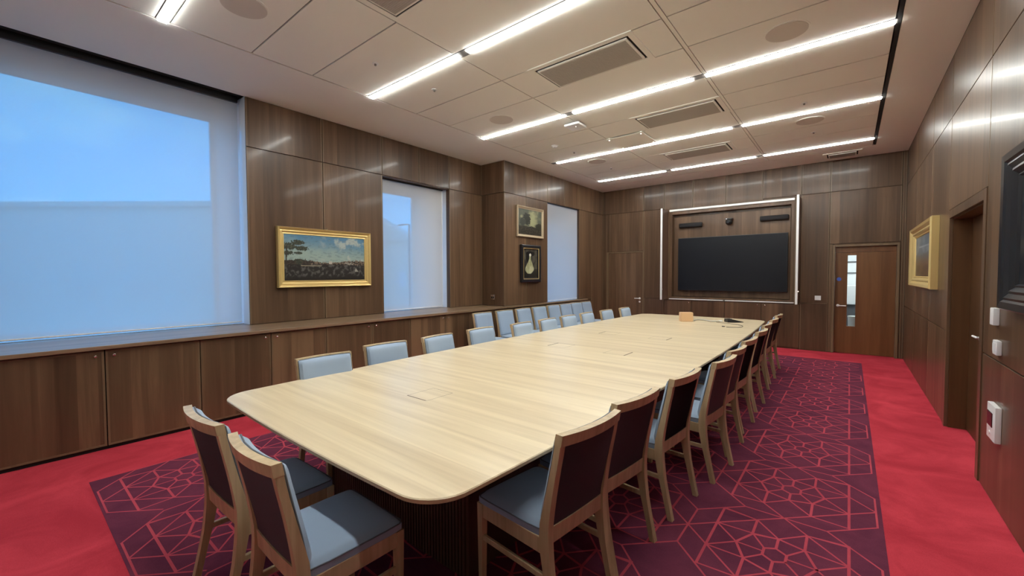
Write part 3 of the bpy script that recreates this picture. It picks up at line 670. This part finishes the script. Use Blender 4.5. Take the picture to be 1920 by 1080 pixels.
def picture(name, label, loc, rz, W, H, prof, fmat, fn, nx, inner, lip=None):
    t = thing(name, label, 'picture', loc, rz)
    frame_mesh(W, H, prof).build('picture_frame', fmat, t)
    if lip: frame_mesh(W - 2 * lip[0], H - 2 * lip[0], lip[1]).build('gilt_slip', M['gold'], t)
    c = canvas('canvas', W - 2 * inner + 0.01, H - 2 * inner + 0.01, fn, nx, t); c.location.y = -0.012
    MB().cyl((0, -0.008, H / 2 + 0.012), 0.008, 0.012, 'Y', 10).build('hanging_stud', M['brass'], t)
    return t
def land(u, v):
    n = fb2(u * 2, v, 4.0, 1.0); n2 = fb2(u * 2, v * 3, 9.0, 2.0); n3 = fb2(u * 2, v * 1.0, 26.0, 9.0)
    sky = mix(srgb(150, 168, 160), srgb(82, 128, 158), smooth(0.45, 0.98, v + 0.18 * (u - .5) + 0.1 * n))
    sky = mix(sky, srgb(176, 182, 172), smooth(0.02, 0.5, n + 0.5 * n2 * .5) * smooth(.2, .75, u) * 0.85)
    sky = mix(sky, srgb(70, 95, 105), smooth(0.1, 0.5, n2) * 0.35)
    c = sky; hz = 0.375
    if v < hz + 0.055 + 0.03 * n3 + 0.03 * math.sin(u * 9):
        c = mix(srgb(46, 38, 34), srgb(66, 56, 46), smooth(-.3, .3, n3))
        if u > .3 and n3 > 0.12 and v > hz - 0.02: c = srgb(128, 112, 96)
    if .52 < u < .56 and hz < v < hz + .06: c = srgb(185, 175, 160)
    if .72 < u < .84 and hz - .01 < v < hz + .04 and n3 > -.1: c = srgb(150, 145, 132)
    if v < hz - 0.02:
        c = mix(srgb(34, 31, 29), srgb(96, 95, 92), smooth(-0.05, .4, fb2(u * 1.2, v * .6, 22, 4)) * smooth(0.03, .14, v) * .8)
        c = mix(c, srgb(30, 26, 24), smooth(0.14, 0.02, v))
    if .19 < u < .43 and hz - .055 < v < hz - .035: c = srgb(150, 142, 120)
    if (u - .875 - (.07 - (v - .2)) * .12) ** 2 < (0.022 * (1 - smooth(.2, .31, v))) ** 2 and .2 < v < .31: c = srgb(160, 158, 148)
    # the tree
    for (cx, cy, rx, ry) in ((.05, .74, .10, .07), (.16, .82, .075, .05), (.20, .70, .075, .05), (.05, .60, .06, .05), (.16, .60, .05, .03), (.17, .42, .05, .06)):
        d_ = ((u - cx) / rx) ** 2 + ((v - cy) / ry) ** 2 + 0.9 * n3 + .4 * n2
        if d_ < 1: c = mix(srgb(46, 52, 44), srgb(78, 80, 62), smooth(-.3, .5, n3))
    if abs(u - .025 - 0.03 * (v - .4)) < .008 and .3 < v < .75: c = srgb(52, 46, 38)
    return c
def storm(u, v):
    n = fb2(u, v, 4.0, 5.0); n3 = fb2(u, v, 22, 6)
    c = mix(srgb(84, 88, 76), srgb(160, 160, 122), smooth(-.5, .9, n + 0.6 * (1 - ((u - .62) / .35) ** 2 - ((v - .55) / .35) ** 2)))
    if v < 0.34 + 0.05 * n: c = mix(srgb(36, 33, 28), srgb(74, 68, 54), smooth(-.2, .5, n3))
    if ((u - .36) / .15) ** 2 + ((v - .62) / .24) ** 2 + .8 * n3 < 1: c = srgb(40, 42, 34)
    if ((u - .2) / .13) ** 2 + ((v - .5) / .16) ** 2 + .9 * n3 < 1: c = srgb(58, 62, 54)
    if ((u - .88) / .16) ** 2 + ((v - .38) / .12) ** 2 + .6 * n3 < 1: c = srgb(44, 46, 34)
    return c
def portrait(u, v):
    n = fb2(u, v, 5, 8); c = mix(srgb(52, 48, 42), srgb(84, 80, 70), smooth(-.3, .5, n + u * .3))
    if ((u - .50) / .30) ** 2 + ((v - .84) / .09) ** 2 < 1 or ((u - .40) / .20) ** 2 + ((v - .70) / .20) ** 2 < 1: c = srgb(24, 22, 22)
    if v < .32: c = mix(c, srgb(26, 26, 24), .8)
    wd = .055 + .24 * smooth(.70, .30, v)
    if .16 < v < .78 and abs(u - .5 + (.78 - v) * .10) < wd * (1 if v > .3 else smooth(.05, .3, v)): c = mix(srgb(150, 150, 112), srgb(186, 184, 150), smooth(-.4, .4, n + (u - .5)))
    if ((u - .5) / .07) ** 2 + ((v - .80) / .05) ** 2 < 1: c = srgb(214, 208, 196)
    return c
def far_scene(u, v):
    n = fb2(u, v, 4, 12); c = mix(srgb(96, 110, 122), srgb(126, 138, 146), smooth(-.3, .4, n))
    if v < .55 + .05 * n: c = mix(srgb(108, 84, 62), srgb(92, 98, 100), smooth(.3, .6, v))
    if v < .28: c = mix(srgb(84, 60, 40), srgb(110, 82, 54), smooth(-.3, .4, n))
    if abs(v - .72) < .012 and u > .2: c = srgb(170, 178, 184)
    return c
def dark_scene(u, v):
    n = fb2(u, v, 4, 15); return mix(srgb(22, 22, 26), srgb(58, 54, 50), smooth(-.2, .6, n))
gp = [(0, 0), (0, .04), (.008, .058), (.022, .050), (.040, .030), (.052, .034), (.062, .030), (.075, .018), (.088, .022), (.094, .012), (.094, 0)]
# facing +x  ->  local -y points to +x : rotate by +90 deg
picture('landscape_painting', 'wide river landscape painting in a broad gold frame between the two nearer windows', (XL + 0.006, 2.945, 1.79), R(90), 1.345, 0.80, gp, M['gold'], land, 220, 0.092)
p2 = [(0, 0), (0, .035), (.012, .042), (.03, .036), (.045, .022), (.052, .024), (.055, .012), (.055, 0)]
picture('landscape_painting', 'small stormy tree landscape in a pale gilt frame, upper picture on the pillar', (XP + 0.006, 6.965, 2.625), R(90), 0.915, 0.62, p2, M['palegold'], storm, 110, 0.052)
p3 = [(0, 0), (0, .05), (.012, .055), (.05, .055), (.06, .045), (.085, .030), (.09, .012), (.09, 0)]
picture('portrait_painting', 'small portrait of a pale-gowned figure in a black frame, lower picture on the pillar', (XP + 0.006, 6.965, 1.775), R(90), 0.67, 0.765, p3, M['blackframe'], portrait, 90, 0.088,
        lip=(0.064, [(0, 0.0), (0, .047), (.010, .047), (.012, .03), (.012, 0)]))
g2 = [(0, 0), (0, .062), (.012, .078), (.04, .07), (.07, .045), (.09, .050), (.105, .040), (.125, .022), (.135, .026), (.142, .012), (.142, 0)]
picture('landscape_painting', 'gold-framed landscape painting on the right wall beyond the doorway', (XR - 0.001, 7.70, 1.785), R(-90), 2.08, 0.835, g2, M['gold'], far_scene, 120, 0.14)
b2_ = [(0, 0), (0, .05), (.012, .068), (.05, .064), (.062, .052), (.075, .056), (.10, .040), (.115, .044), (.14, .022), (.15, .026), (.158, .012), (.158, 0)]
picture('dark_painting', 'large painting in a heavy black moulded frame cut off by the right edge', (XR - 0.001, 3.26, 1.80), R(-90), 1.24, 0.94, b2_, M['blackframe'], dark_scene, 60, 0.156)

# ------------------------------------------------------------------ table
TCX, TY0, TY1 = -2.175, 0.905, 8.285
tb = thing('conference_table', 'very long pale timber conference table with rounded corners and slightly bowed sides', 'table', (TCX, (TY0 + TY1) / 2, 0))
def outline(inset=0.0):
    pts = []; ym = (TY0 + TY1) / 2; L_ = (TY1 - TY0) / 2 - inset; r = 0.19
    def hw(s): return 1.075 + 0.105 * (1 - s * s) - inset
    for sgn in (1, -1):
        # right side upwards then left side downwards
        n = 30
        for k in range(n + 1):
            s = -1 + 2 * k / n; yy = s * (L_ - r); pts.append((sgn * hw(yy / (L_ + inset)), sgn * yy))
        x_end = hw((L_ - r) / (L_ + inset)); bow = 0.025
        for k in range(1, 9):
            a = R(90 * k / 9); pts.append((sgn * (x_end - r + r * math.cos(a)), sgn * (L_ - r + r * math.sin(a))))
        for k in range(0, 12):
            q = 1 - 2 * k / 12; xx = q * (x_end - r); pts.append((sgn * xx, sgn * (L_ + bow * (1 - q * q))))
        for k in range(0, 9):
            a = R(90 - 90 * k / 9); pts.append((sgn * (-x_end + r - r * math.cos(a)), sgn * (L_ - r + r * math.sin(a))))
    # dedupe
    out = []
    for p in pts:
        if not out or (Vector(p) - Vector(out[-1])).length > 1e-4: out.append(p)
    return out
def outline_poly(inset):
    ym = 0; L_ = (TY1 - TY0) / 2 - inset; r = 0.19 - inset * .5
    hw = lambda y: 1.075 + 0.105 * (1 - (y / 3.69) ** 2) - inset
    right = []
    n = 30
    for k in range(n + 1):
        y = -(L_ - r) + 2 * (L_ - r) * k / n; right.append((hw(y), y))
    xe = hw(L_ - r)
    for k in range(1, 10):
        a = R(10 * k); right.append((xe - r + r * math.cos(a), L_ - r + r * math.sin(a)))
    for k in range(1, 12):
        q = 1 - 2 * k / 12; right.append((q * (xe - r), L_ + 0.02 * (1 - q * q)))
    for k in range(0, 9):
        a = R(90 - 10 * k); right.append((-xe + r - r * math.cos(a), L_ - r + r * math.sin(a)))
    # left side downwards and near end, by symmetry (rotate by 180)
    return right + [(-x, -y) for (x, y) in right]
b = MB(); rings = []
for (ins, z) in ((0.030, 0.712), (0.0, 0.732), (0.0, 0.746), (0.004, 0.75)): rings.append([b.bm.verts.new((x, y, z)) for x, y in outline_poly(ins)])
n = len(rings[0])
for A, C_ in zip(rings, rings[1:]):
    for k in range(n):
        f = b.bm.faces.new((A[k], A[(k + 1) % n], C_[(k + 1) % n], C_[k])); f.material_index = 1 if A is not rings[2] else 0
b.bm.faces.new(rings[-1]); f = b.bm.faces.new(rings[0][::-1]); f.material_index = 1
b.build('tabletop', [M['table'], M['table_edge']], tb)
yc = (TY0 + TY1) / 2
for (y0, y1) in ((1.47, 2.35), (3.75, 5.45), (6.85, 7.72)):
    bb = MB().box(-0.695, 0.695, y0 - yc, y1 - yc, 0, 0.715); pd = bb.build('pedestal', M['base'], tb)
    b = MB(); xx = -0.68
    while xx < 0.69:
        b.box(xx - 0.0085, xx + 0.0085, y0 - yc - 0.012, y0 - yc, 0.0, 0.71); b.box(xx - 0.0085, xx + 0.0085, y1 - yc, y1 - yc + 0.012, 0.0, 0.71); xx += 0.0245
    s = b.build('fluting', M['base'], tb); s.parent = pd; s['kind'] = 'stuff'
MB().box(-0.10, 0.10, 2.36 - yc, 3.74 - yc, 0.60, 0.70).build('cable_beam', M['black'], tb)
MB().box(-0.10, 0.10, 5.46 - yc, 6.84 - yc, 0.60, 0.70).build('cable_beam', M['black'], tb)
# flush power hatches
def hatch(x0, x1, y0, y1, slot):
    b = MB(); z = 0.7502
    for q in ((x0, x1, y0, y0 + .002), (x0, x1, y1 - .002, y1), (x0, x0 + .002, y0, y1), (x1 - .002, x1, y0, y1)): b.box(*q, z, z + 0.0002)
    if slot == 'near': b.box(x0, x1 - .01, y0 - .004, y0 + .004, z, z + 0.0003)
    if slot == 'left': b.box(x0 - .006, x0 + .006, y0, y1, z, z + 0.0003)
    if slot == 'right': b.box(x1 - .006, x1 + .006, y0, y1, z, z + 0.0003)
    ln = b.build('hatch_slot', M['hatchline'], origin=(TCX, yc, 0)); child(ln, tb)
M['hatchline'] = mat('hatch_gap', (0.13, 0.09, 0.06), 0.8)
hatch(-2.28, -2.08, 1.70, 1.925, 'near')
hatch(-2.635, -2.41, 3.89, 4.115, 'left'); hatch(-1.94, -1.715, 3.865, 4.085, 'right')
hatch(-2.635, -2.41, 5.12, 5.33, 'left'); hatch(-1.94, -1.715, 5.09, 5.30, 'right')

# things lying at the far end of the table
t = thing('timber_block', 'small plain light timber box standing at the far end of the table', 'box', (-2.14, 7.33, 0.75), R(35))
MB().box(-0.10, 0.10, -0.055, 0.055, 0.0, 0.148, 0.004).build('box_body', M['tan'], t)
MB().box(-0.096, 0.096, -0.051, 0.051, 0.148, 0.154, 0.002).build('lid', M['tan'], t)
def spline(pts, k=8):
    out = []; P_ = [Vector(p) for p in pts]; P_ = [P_[0]] + P_ + [P_[-1]]
    for i in range(1, len(P_) - 2):
        for j in range(k):
            s = j / k; a, b_, c, d = P_[i - 1:i + 3]
            out.append(0.5 * ((2 * b_) + (c - a) * s + (2 * a - 5 * b_ + 4 * c - d) * s * s + (3 * b_ - a - 3 * c + d) * s ** 3))
    out.append(P_[-2]); return out
t = thing('cable', 'thick grey cable curving across the table beside the timber box', 'cable', (-1.9, 7.6, 0.75))
b = MB(); b.tube([p - Vector((-1.9, 7.6, 0)) for p in spline([(-2.03, 7.42, .012), (-2.04, 7.62, .012), (-1.93, 7.64, .012), (-1.80, 7.50, .012), (-1.70, 7.55, .012), (-1.64, 7.62, .012)])], 0.0115, 8)
b.build('sheath', M['greycable'], t, smooth=True)
MB().box(-0.03, 0.03, -0.02, 0.02, 0.0, 0.026, 0.004, T=Matrix.Translation((0.235, 0.0, 0)) @ Matrix.Rotation(R(48), 4, 'Z')).build('connector', M['white'], t)
t = thing('conference_phone', 'low black wedge-shaped conference device near the far table corner', 'speaker phone', (-1.49, 7.66, 0.75), R(35))
b = MB(); b.sweep([[(-0.11, -0.07, 0), (-0.11, 0.07, 0), (-0.11, 0.06, 0.055), (-0.11, -0.06, 0.055)], [(-0.02, -0.085, 0), (-0.02, 0.085, 0), (-0.02, 0.07, 0.050), (-0.02, -0.07, 0.050)], [(0.10, -0.06, 0), (0.10, 0.06, 0), (0.10, 0.05, 0.022), (0.10, -0.05, 0.022)], [(0.16, -0.03, 0), (0.16, 0.03, 0), (0.16, 0.025, 0.006), (0.16, -0.025, 0.006)]])
b.build('casing', M['black'], t)
MB().box(-0.10, -0.03, -0.05, 0.05, 0.052, 0.057, 0.002).build('keypad', M['blackcloth'], t)
t = thing('cable', 'thin black cable looping on the table with a small plug at its end', 'cable', (-1.45, 7.2, 0.75))
o3 = Vector((-1.45, 7.2, 0))
b = MB(); b.tube([p - o3 for p in spline([(-1.70, 7.47, .0042), (-1.60, 7.42, .0042), (-1.42, 7.34, .0042), (-1.29, 7.22, .0042), (-1.24, 7.08, .0042), (-1.27, 6.94, .0042), (-1.36, 6.86, .0042), (-1.42, 6.86, .0042)])], 0.0035, 6)
b.build('cord', M['rubber'], t, smooth=True)
MB().box(-1.49 + 1.45, -1.45 + 1.45, 6.89 - 7.2, 6.915 - 7.2, 0, 0.012, 0.003).build('plug', M['rubber'], t)

# ------------------------------------------------------------------ chairs
def prof(z):
    P_ = [(0.0, -0.270), (0.12, -0.243), (0.26, -0.212), (0.40, -0.192), (0.50, -0.196), (0.65, -0.226), (0.80, -0.258), (0.90, -0.276)]
    for (a, ya), (c, yb) in zip(P_, P_[1:]):
        if z <= c: s = (z - a) / (c - a); return ya + (yb - ya) * s
    return P_[-1][1]
def bow(x, z): return -0.030 * max(0.0, 1 - (x / 0.225) ** 2) * smooth(0.30, 0.85, z)
def make_chair():
    t = thing('dining_chair', 'x', 'chair')
    for sx in (-1, 1):
        b = MB(); secs = []
        for k in range(15):
            z = 0.86 * k / 14; y = prof(z); wx = 0.017; dp = 0.030 + 0.022 * math.exp(-((z - 0.42) / 0.17) ** 2)
            xc = sx * (0.206 if z > 0.4 else 0.206)
            secs.append([(xc - wx, y - dp * 0.45, z), (xc + wx, y - dp * 0.45, z), (xc + wx, y + dp * 0.55, z), (xc - wx, y + dp * 0.55, z)])
        b.sweep(secs).build('rear_leg', M['oak'], t, smooth=True)
        b = MB(); secs = []
        for z, r in ((0, 0.013), (0.2, 0.0155), (0.425, 0.018)): secs.append([(sx * 0.208 - r, 0.222 - r, z), (sx * 0.208 + r, 0.222 - r, z), (sx * 0.208 + r, 0.222 + r, z), (sx * 0.208 - r, 0.222 + r, z)])
        b.sweep(secs).build('front_leg', M['oak'], t)
        MB().box(sx * 0.208 - 0.011, sx * 0.208 + 0.011, -0.185, 0.208, 0.355, 0.425, 0.002).build('side_rail', M['oak'], t)
        MB().box(sx * 0.208 - 0.009, sx * 0.208 + 0.009, -0.200, 0.210, 0.240, 0.268, 0.003).build('stretcher', M['oak'], t)
    MB().box(-0.192, 0.192, 0.212, 0.232, 0.355, 0.425, 0.002).build('front_rail', M['oak'], t)
    def rail(z0, z1, d0, d1, xw, name):
        b = MB(); secs = []
        for k in range(13):
            x = -xw + 2 * xw * k / 12
            secs.append([(x, prof(z0) + bow(x, z0) - d0, z0), (x, prof(z0) + bow(x, z0) + d1, z0), (x, prof(z1) + bow(x, z1) + d1, z1), (x, prof(z1) + bow(x, z1) - d0, z1)])
        b.sweep(secs).build(name, M['oak'], t, smooth=True)
    rail(0.852, 0.900, 0.018, 0.018, 0.225, 'top_rail')
    rail(0.400, 0.475, 0.012, 0.014, 0.190, 'lower_back_rail')
    # back cloth
    b = MB(); g_ = {}
    for j in range(9):
        for i in range(11):
            x = -0.190 + 0.38 * i / 10; z = 0.472 + 0.382 * j / 8; g_[i, j] = b.bm.verts.new((x, prof(z) + bow(x, z) - 0.006, z))
    for j in range(8):
        for i in range(10): b.bm.faces.new((g_[i, j], g_[i + 1, j], g_[i + 1, j + 1], g_[i, j + 1]))
    r = bmesh.ops.solidify(b.bm, geom=b.bm.faces[:], thickness=0.006)
    o = b.build('back_cloth', M['aubergine'], t, smooth=True); o['label'] = 'dark aubergine cloth on the rear of the backrest'
    # upholstered back pad
    b = MB(); nx, nz = 16, 18; F_ = {}; K_ = {}
    for j in range(nz + 1):
        for i in range(nx + 1):
            u = -1 + 2 * i / nx; v = -1 + 2 * j / nz; u = math.copysign(abs(u) ** 0.7, u); v = math.copysign(abs(v) ** 0.7, v)
            x = 0.212 * u; z = 0.678 + 0.212 * v
            e = (max(0.0, 1 - abs(u) ** 9) ** 0.5) * (max(0.0, 1 - abs(v) ** 11) ** 0.5)
            y0 = prof(z) + bow(x, z) + 0.018
            F_[i, j] = b.bm.verts.new((x, y0 + 0.010 + 0.032 * e + 0.006 * (1 - u * u) * (1 - v * v), z)); K_[i, j] = b.bm.verts.new((x, y0, z))
    for j in range(nz):
        for i in range(nx):
            b.bm.faces.new((F_[i, j], F_[i, j + 1], F_[i + 1, j + 1], F_[i + 1, j])); b.bm.faces.new((K_[i, j], K_[i + 1, j], K_[i + 1, j + 1], K_[i, j + 1]))
    for i in range(nx):
        b.bm.faces.new((F_[i, 0], F_[i + 1, 0], K_[i + 1, 0], K_[i, 0])); b.bm.faces.new((F_[i, nz], K_[i, nz], K_[i + 1, nz], F_[i + 1, nz]))
    for j in range(nz):
        b.bm.faces.new((F_[0, j], K_[0, j], K_[0, j + 1], F_[0, j + 1])); b.bm.faces.new((F_[nx, j], F_[nx, j + 1], K_[nx, j + 1], K_[nx, j]))
    bk = b.build('backrest', M['fabric'], t, smooth=True)
    pts = []
    for (x, z) in [(-0.213, 0.47), (-0.213, 0.60), (-0.213, 0.75), (-0.212, 0.882), (-0.205, 0.890), (-0.10, 0.891), (0, 0.891), (0.10, 0.891), (0.205, 0.890), (0.212, 0.882), (0.213, 0.75), (0.213, 0.60), (0.213, 0.47)]:
        pts.append((x, prof(z) + bow(x, z) + 0.027, z))
    s = MB().tube(pts, 0.0035, 6).build('piping', M['welt'], t, smooth=True); s.parent = bk
    # seat cushion
    b = MB(); nx = ny = 16; T_ = {}; U_ = {}
    for j in range(ny + 1):
        for i in range(nx + 1):
            u = -1 + 2 * i / nx; v = -1 + 2 * j / ny; u = math.copysign(abs(u) ** 0.7, u); v = math.copysign(abs(v) ** 0.7, v)
            # rounded plan
            hw = 0.214 + 0.010 * (v + 1) / 2; x = hw * u * (1 - 0.035 * abs(v) ** 8); y = 0.030 + (0.208 + 0.004) * v * (1 - 0.03 * abs(u) ** 8)
            e = (max(0.0, 1 - abs(u) ** 10) ** 0.5) * (max(0.0, 1 - abs(v) ** 10) ** 0.5)
            T_[i, j] = b.bm.verts.new((x, y, 0.452 + 0.024 * e + 0.010 * (1 - u * u) * (1 - v * v))); U_[i, j] = b.bm.verts.new((x, y, 0.4255))
    for j in range(ny):
        for i in range(nx):
            b.bm.faces.new((T_[i, j], T_[i + 1, j], T_[i + 1, j + 1], T_[i, j + 1])); b.bm.faces.new((U_[i, j], U_[i, j + 1], U_[i + 1, j + 1], U_[i + 1, j]))
    for i in range(nx):
        b.bm.faces.new((T_[i, 0], U_[i, 0], U_[i + 1, 0], T_[i + 1, 0])); b.bm.faces.new((T_[i, ny], T_[i + 1, ny], U_[i + 1, ny], U_[i, ny]))
    for j in range(ny):
        b.bm.faces.new((T_[0, j], T_[0, j + 1], U_[0, j + 1], U_[0, j])); b.bm.faces.new((T_[nx, j], U_[nx, j], U_[nx, j + 1], T_[nx, j + 1]))
    se = b.build('seat', M['fabric'], t, smooth=True)
    pts = [(sx_ * (0.2155 + 0.010 * (v + 1) / 2) * (1 - 0.035 * abs(v) ** 8), 0.030 + 0.212 * v * .972, 0.456) for sx_, v in [(-1, -1), (-1, -.6), (-1, 0), (-1, .6), (-1, .93)]]
    pts += [(x, 0.2415, 0.456) for x in (-0.20, -0.1, 0, 0.1, 0.20)]
    pts += [(-x, y, z) for (x, y, z) in pts[:5]][::-1]
    s = MB().tube(pts, 0.003, 6).build('piping', M['welt'], t, smooth=True); s.parent = se
    return t
proto = make_chair(); used = [False]
def place(x, y, rz, label, group):
    if not used[0]:
        used[0] = True; proto.location = (x, y, 0.003); proto.rotation_euler.z = rz; proto['label'] = label; proto['group'] = group; return proto
    return copy_tree(proto, (x, y, 0.003), rz, label, group)
D = 0.292   # rear face of the back to the chair's centre
ordn = ['nearest', 'second', 'third', 'fourth', 'fifth', 'sixth', 'seventh', 'eighth', 'ninth', 'farthest']
# near end
place(-2.35, 0.57 + D, R(1), 'oak and blue-grey chair at the near end of the table, left one of the two', 'chairs at the near end of the table')
place(-1.745, 0.575 + D, R(-1), 'oak and blue-grey chair at the near end of the table, right one of the two', 'chairs at the near end of the table')
RY = [1.635, 2.15, 2.83, 3.50, 4.06, 4.72, 5.52, 6.25, 7.00, 7.78]
RX = [-0.862, -0.860, -0.805, -0.715, -0.735, -0.745, -0.755, -0.80, -0.812, -0.842]
RA = [-6, -7, -5, -6, -5, -4, -3, -2, -2, -2]
for i in range(10):
    a = R(90 + RA[i])
    place(RX[i] - D * math.sin(a), RY[i] + D * math.cos(a), a, 'dark-backed oak chair on the door side of the table, %s from the camera' % ordn[i], 'chairs on the door side of the table')
LYs = [1.65, 2.305, 2.985, 3.68, 4.42, 5.05, 5.64, 6.25, 6.93, 7.63]
LX = [-3.335, -3.455, -3.45, -3.495, -3.435, -3.44, -3.455, -3.46, -3.44, -3.40]
for i in range(10):
    place(LX[i] + D, LYs[i], R(-90 + (-3, -5, 9, 1, 5, 5, 3, 5, 1, 4)[i] * 0.6), 'blue-grey backed chair, window side of the table, %s from the camera' % ordn[i], 'chairs on the window side of the table')
WY = [5.20, 5.78, 6.345, 6.86, 7.39, 7.86, 8.32, 8.79]
wo_ = ['first', 'second', 'third', 'fourth', 'fifth', 'sixth', 'seventh', 'last']
for i, y in enumerate(WY):
    place(-4.895 + D, y, R(-90 + random.uniform(-2, 2)), 'blue-grey chair lined up against the low cupboards, %s from the camera in that row' % wo_[i], 'spare chairs along the cupboards')

# ------------------------------------------------------------------ outside
gr = slab('ground', -140, -6.45, -90, 160, -3.2, -3.0, M['asphalt']); tag(gr, kind='structure')
Rc = cam.matrix_world.to_3x3()
fx = Vector((-math.sin(_yaw), math.cos(_yaw), 0)); rx = Vector((math.cos(_yaw), math.sin(_yaw), 0))
def outside_block(name, label, dist, a0, a1, top, depth, gable=None):
    """block seen through the windows: dist metres away along the view, a0..a1 sideways"""
    t = thing(name, label, 'building', (fx * dist + rx * (a0 + a1) / 2) + Vector((0, 0, -3.0)), _yaw)
    w2 = (a1 - a0) / 2; H_ = top + 3.0
    if gable is None:
        MB().box(-w2, w2, 0, depth, 0, H_ - 0.4).build('wall', M['cladding'], t)
        MB().box(-w2 - 0.3, w2 + 0.3, -0.3, depth + 0.3, H_ - 0.4, H_, 0.03).build('roof', M['roof'], t)
        for k in range(7):
            x = -w2 + (2 * w2) * (k + 0.5) / 7; f = MB().box(x - 1.0, x + 1.0, -0.03, 0.03, H_ * 0.30, H_ * 0.42).build('window', M['roof'], t)
    else:
        h1 = gable + 3.0
        MB().box(-w2, w2, 0, depth, 0, h1).build('wall', M['cladding'], t)
        b = MB(); b.sweep([[(-w2, y, h1), (w2, y, h1), (0, y, H_)] for y in (-0.3, depth + 0.3)]); b.build('roof', M['roof'], t)
        for k in range(4):
            x = -w2 + (2 * w2) * (k + 0.5) / 4; MB().box(x - .35, x + .35, -0.05, 0.05, h1 * 0.42, h1 * 0.62).build('window', M['reveal'], t)
    return t
outside_block('office_building', 'long flat-roofed grey building seen through the mesh of the big blind', 30, -52, -19.5, 6.85, 9)
outside_block('gabled_house', 'grey house with a sloping roof seen through the middle blind', 42, -21.4, -9.6, 8.45, 9, gable=4.9)
t = thing('street_lamp', 'thin street lamp with a short arm seen through the middle blind', 'street lamp', (fx * 22 + rx * (-5.40)) + Vector((0, 0, -3.0)), _yaw)
MB().cyl((0, 0, 3.6), 0.055, 7.2, n=10).build('pole', M['steel'], t)
MB().tube([(0, 0, 7.15), (-0.05, 0, 7.2), (-0.42, 0, 7.2)], 0.035, 8).build('arm', M['steel'], t)
MB().box(-0.60, -0.30, -0.05, 0.05, 7.12, 7.2, 0.01).build('lantern', M['steel'], t)
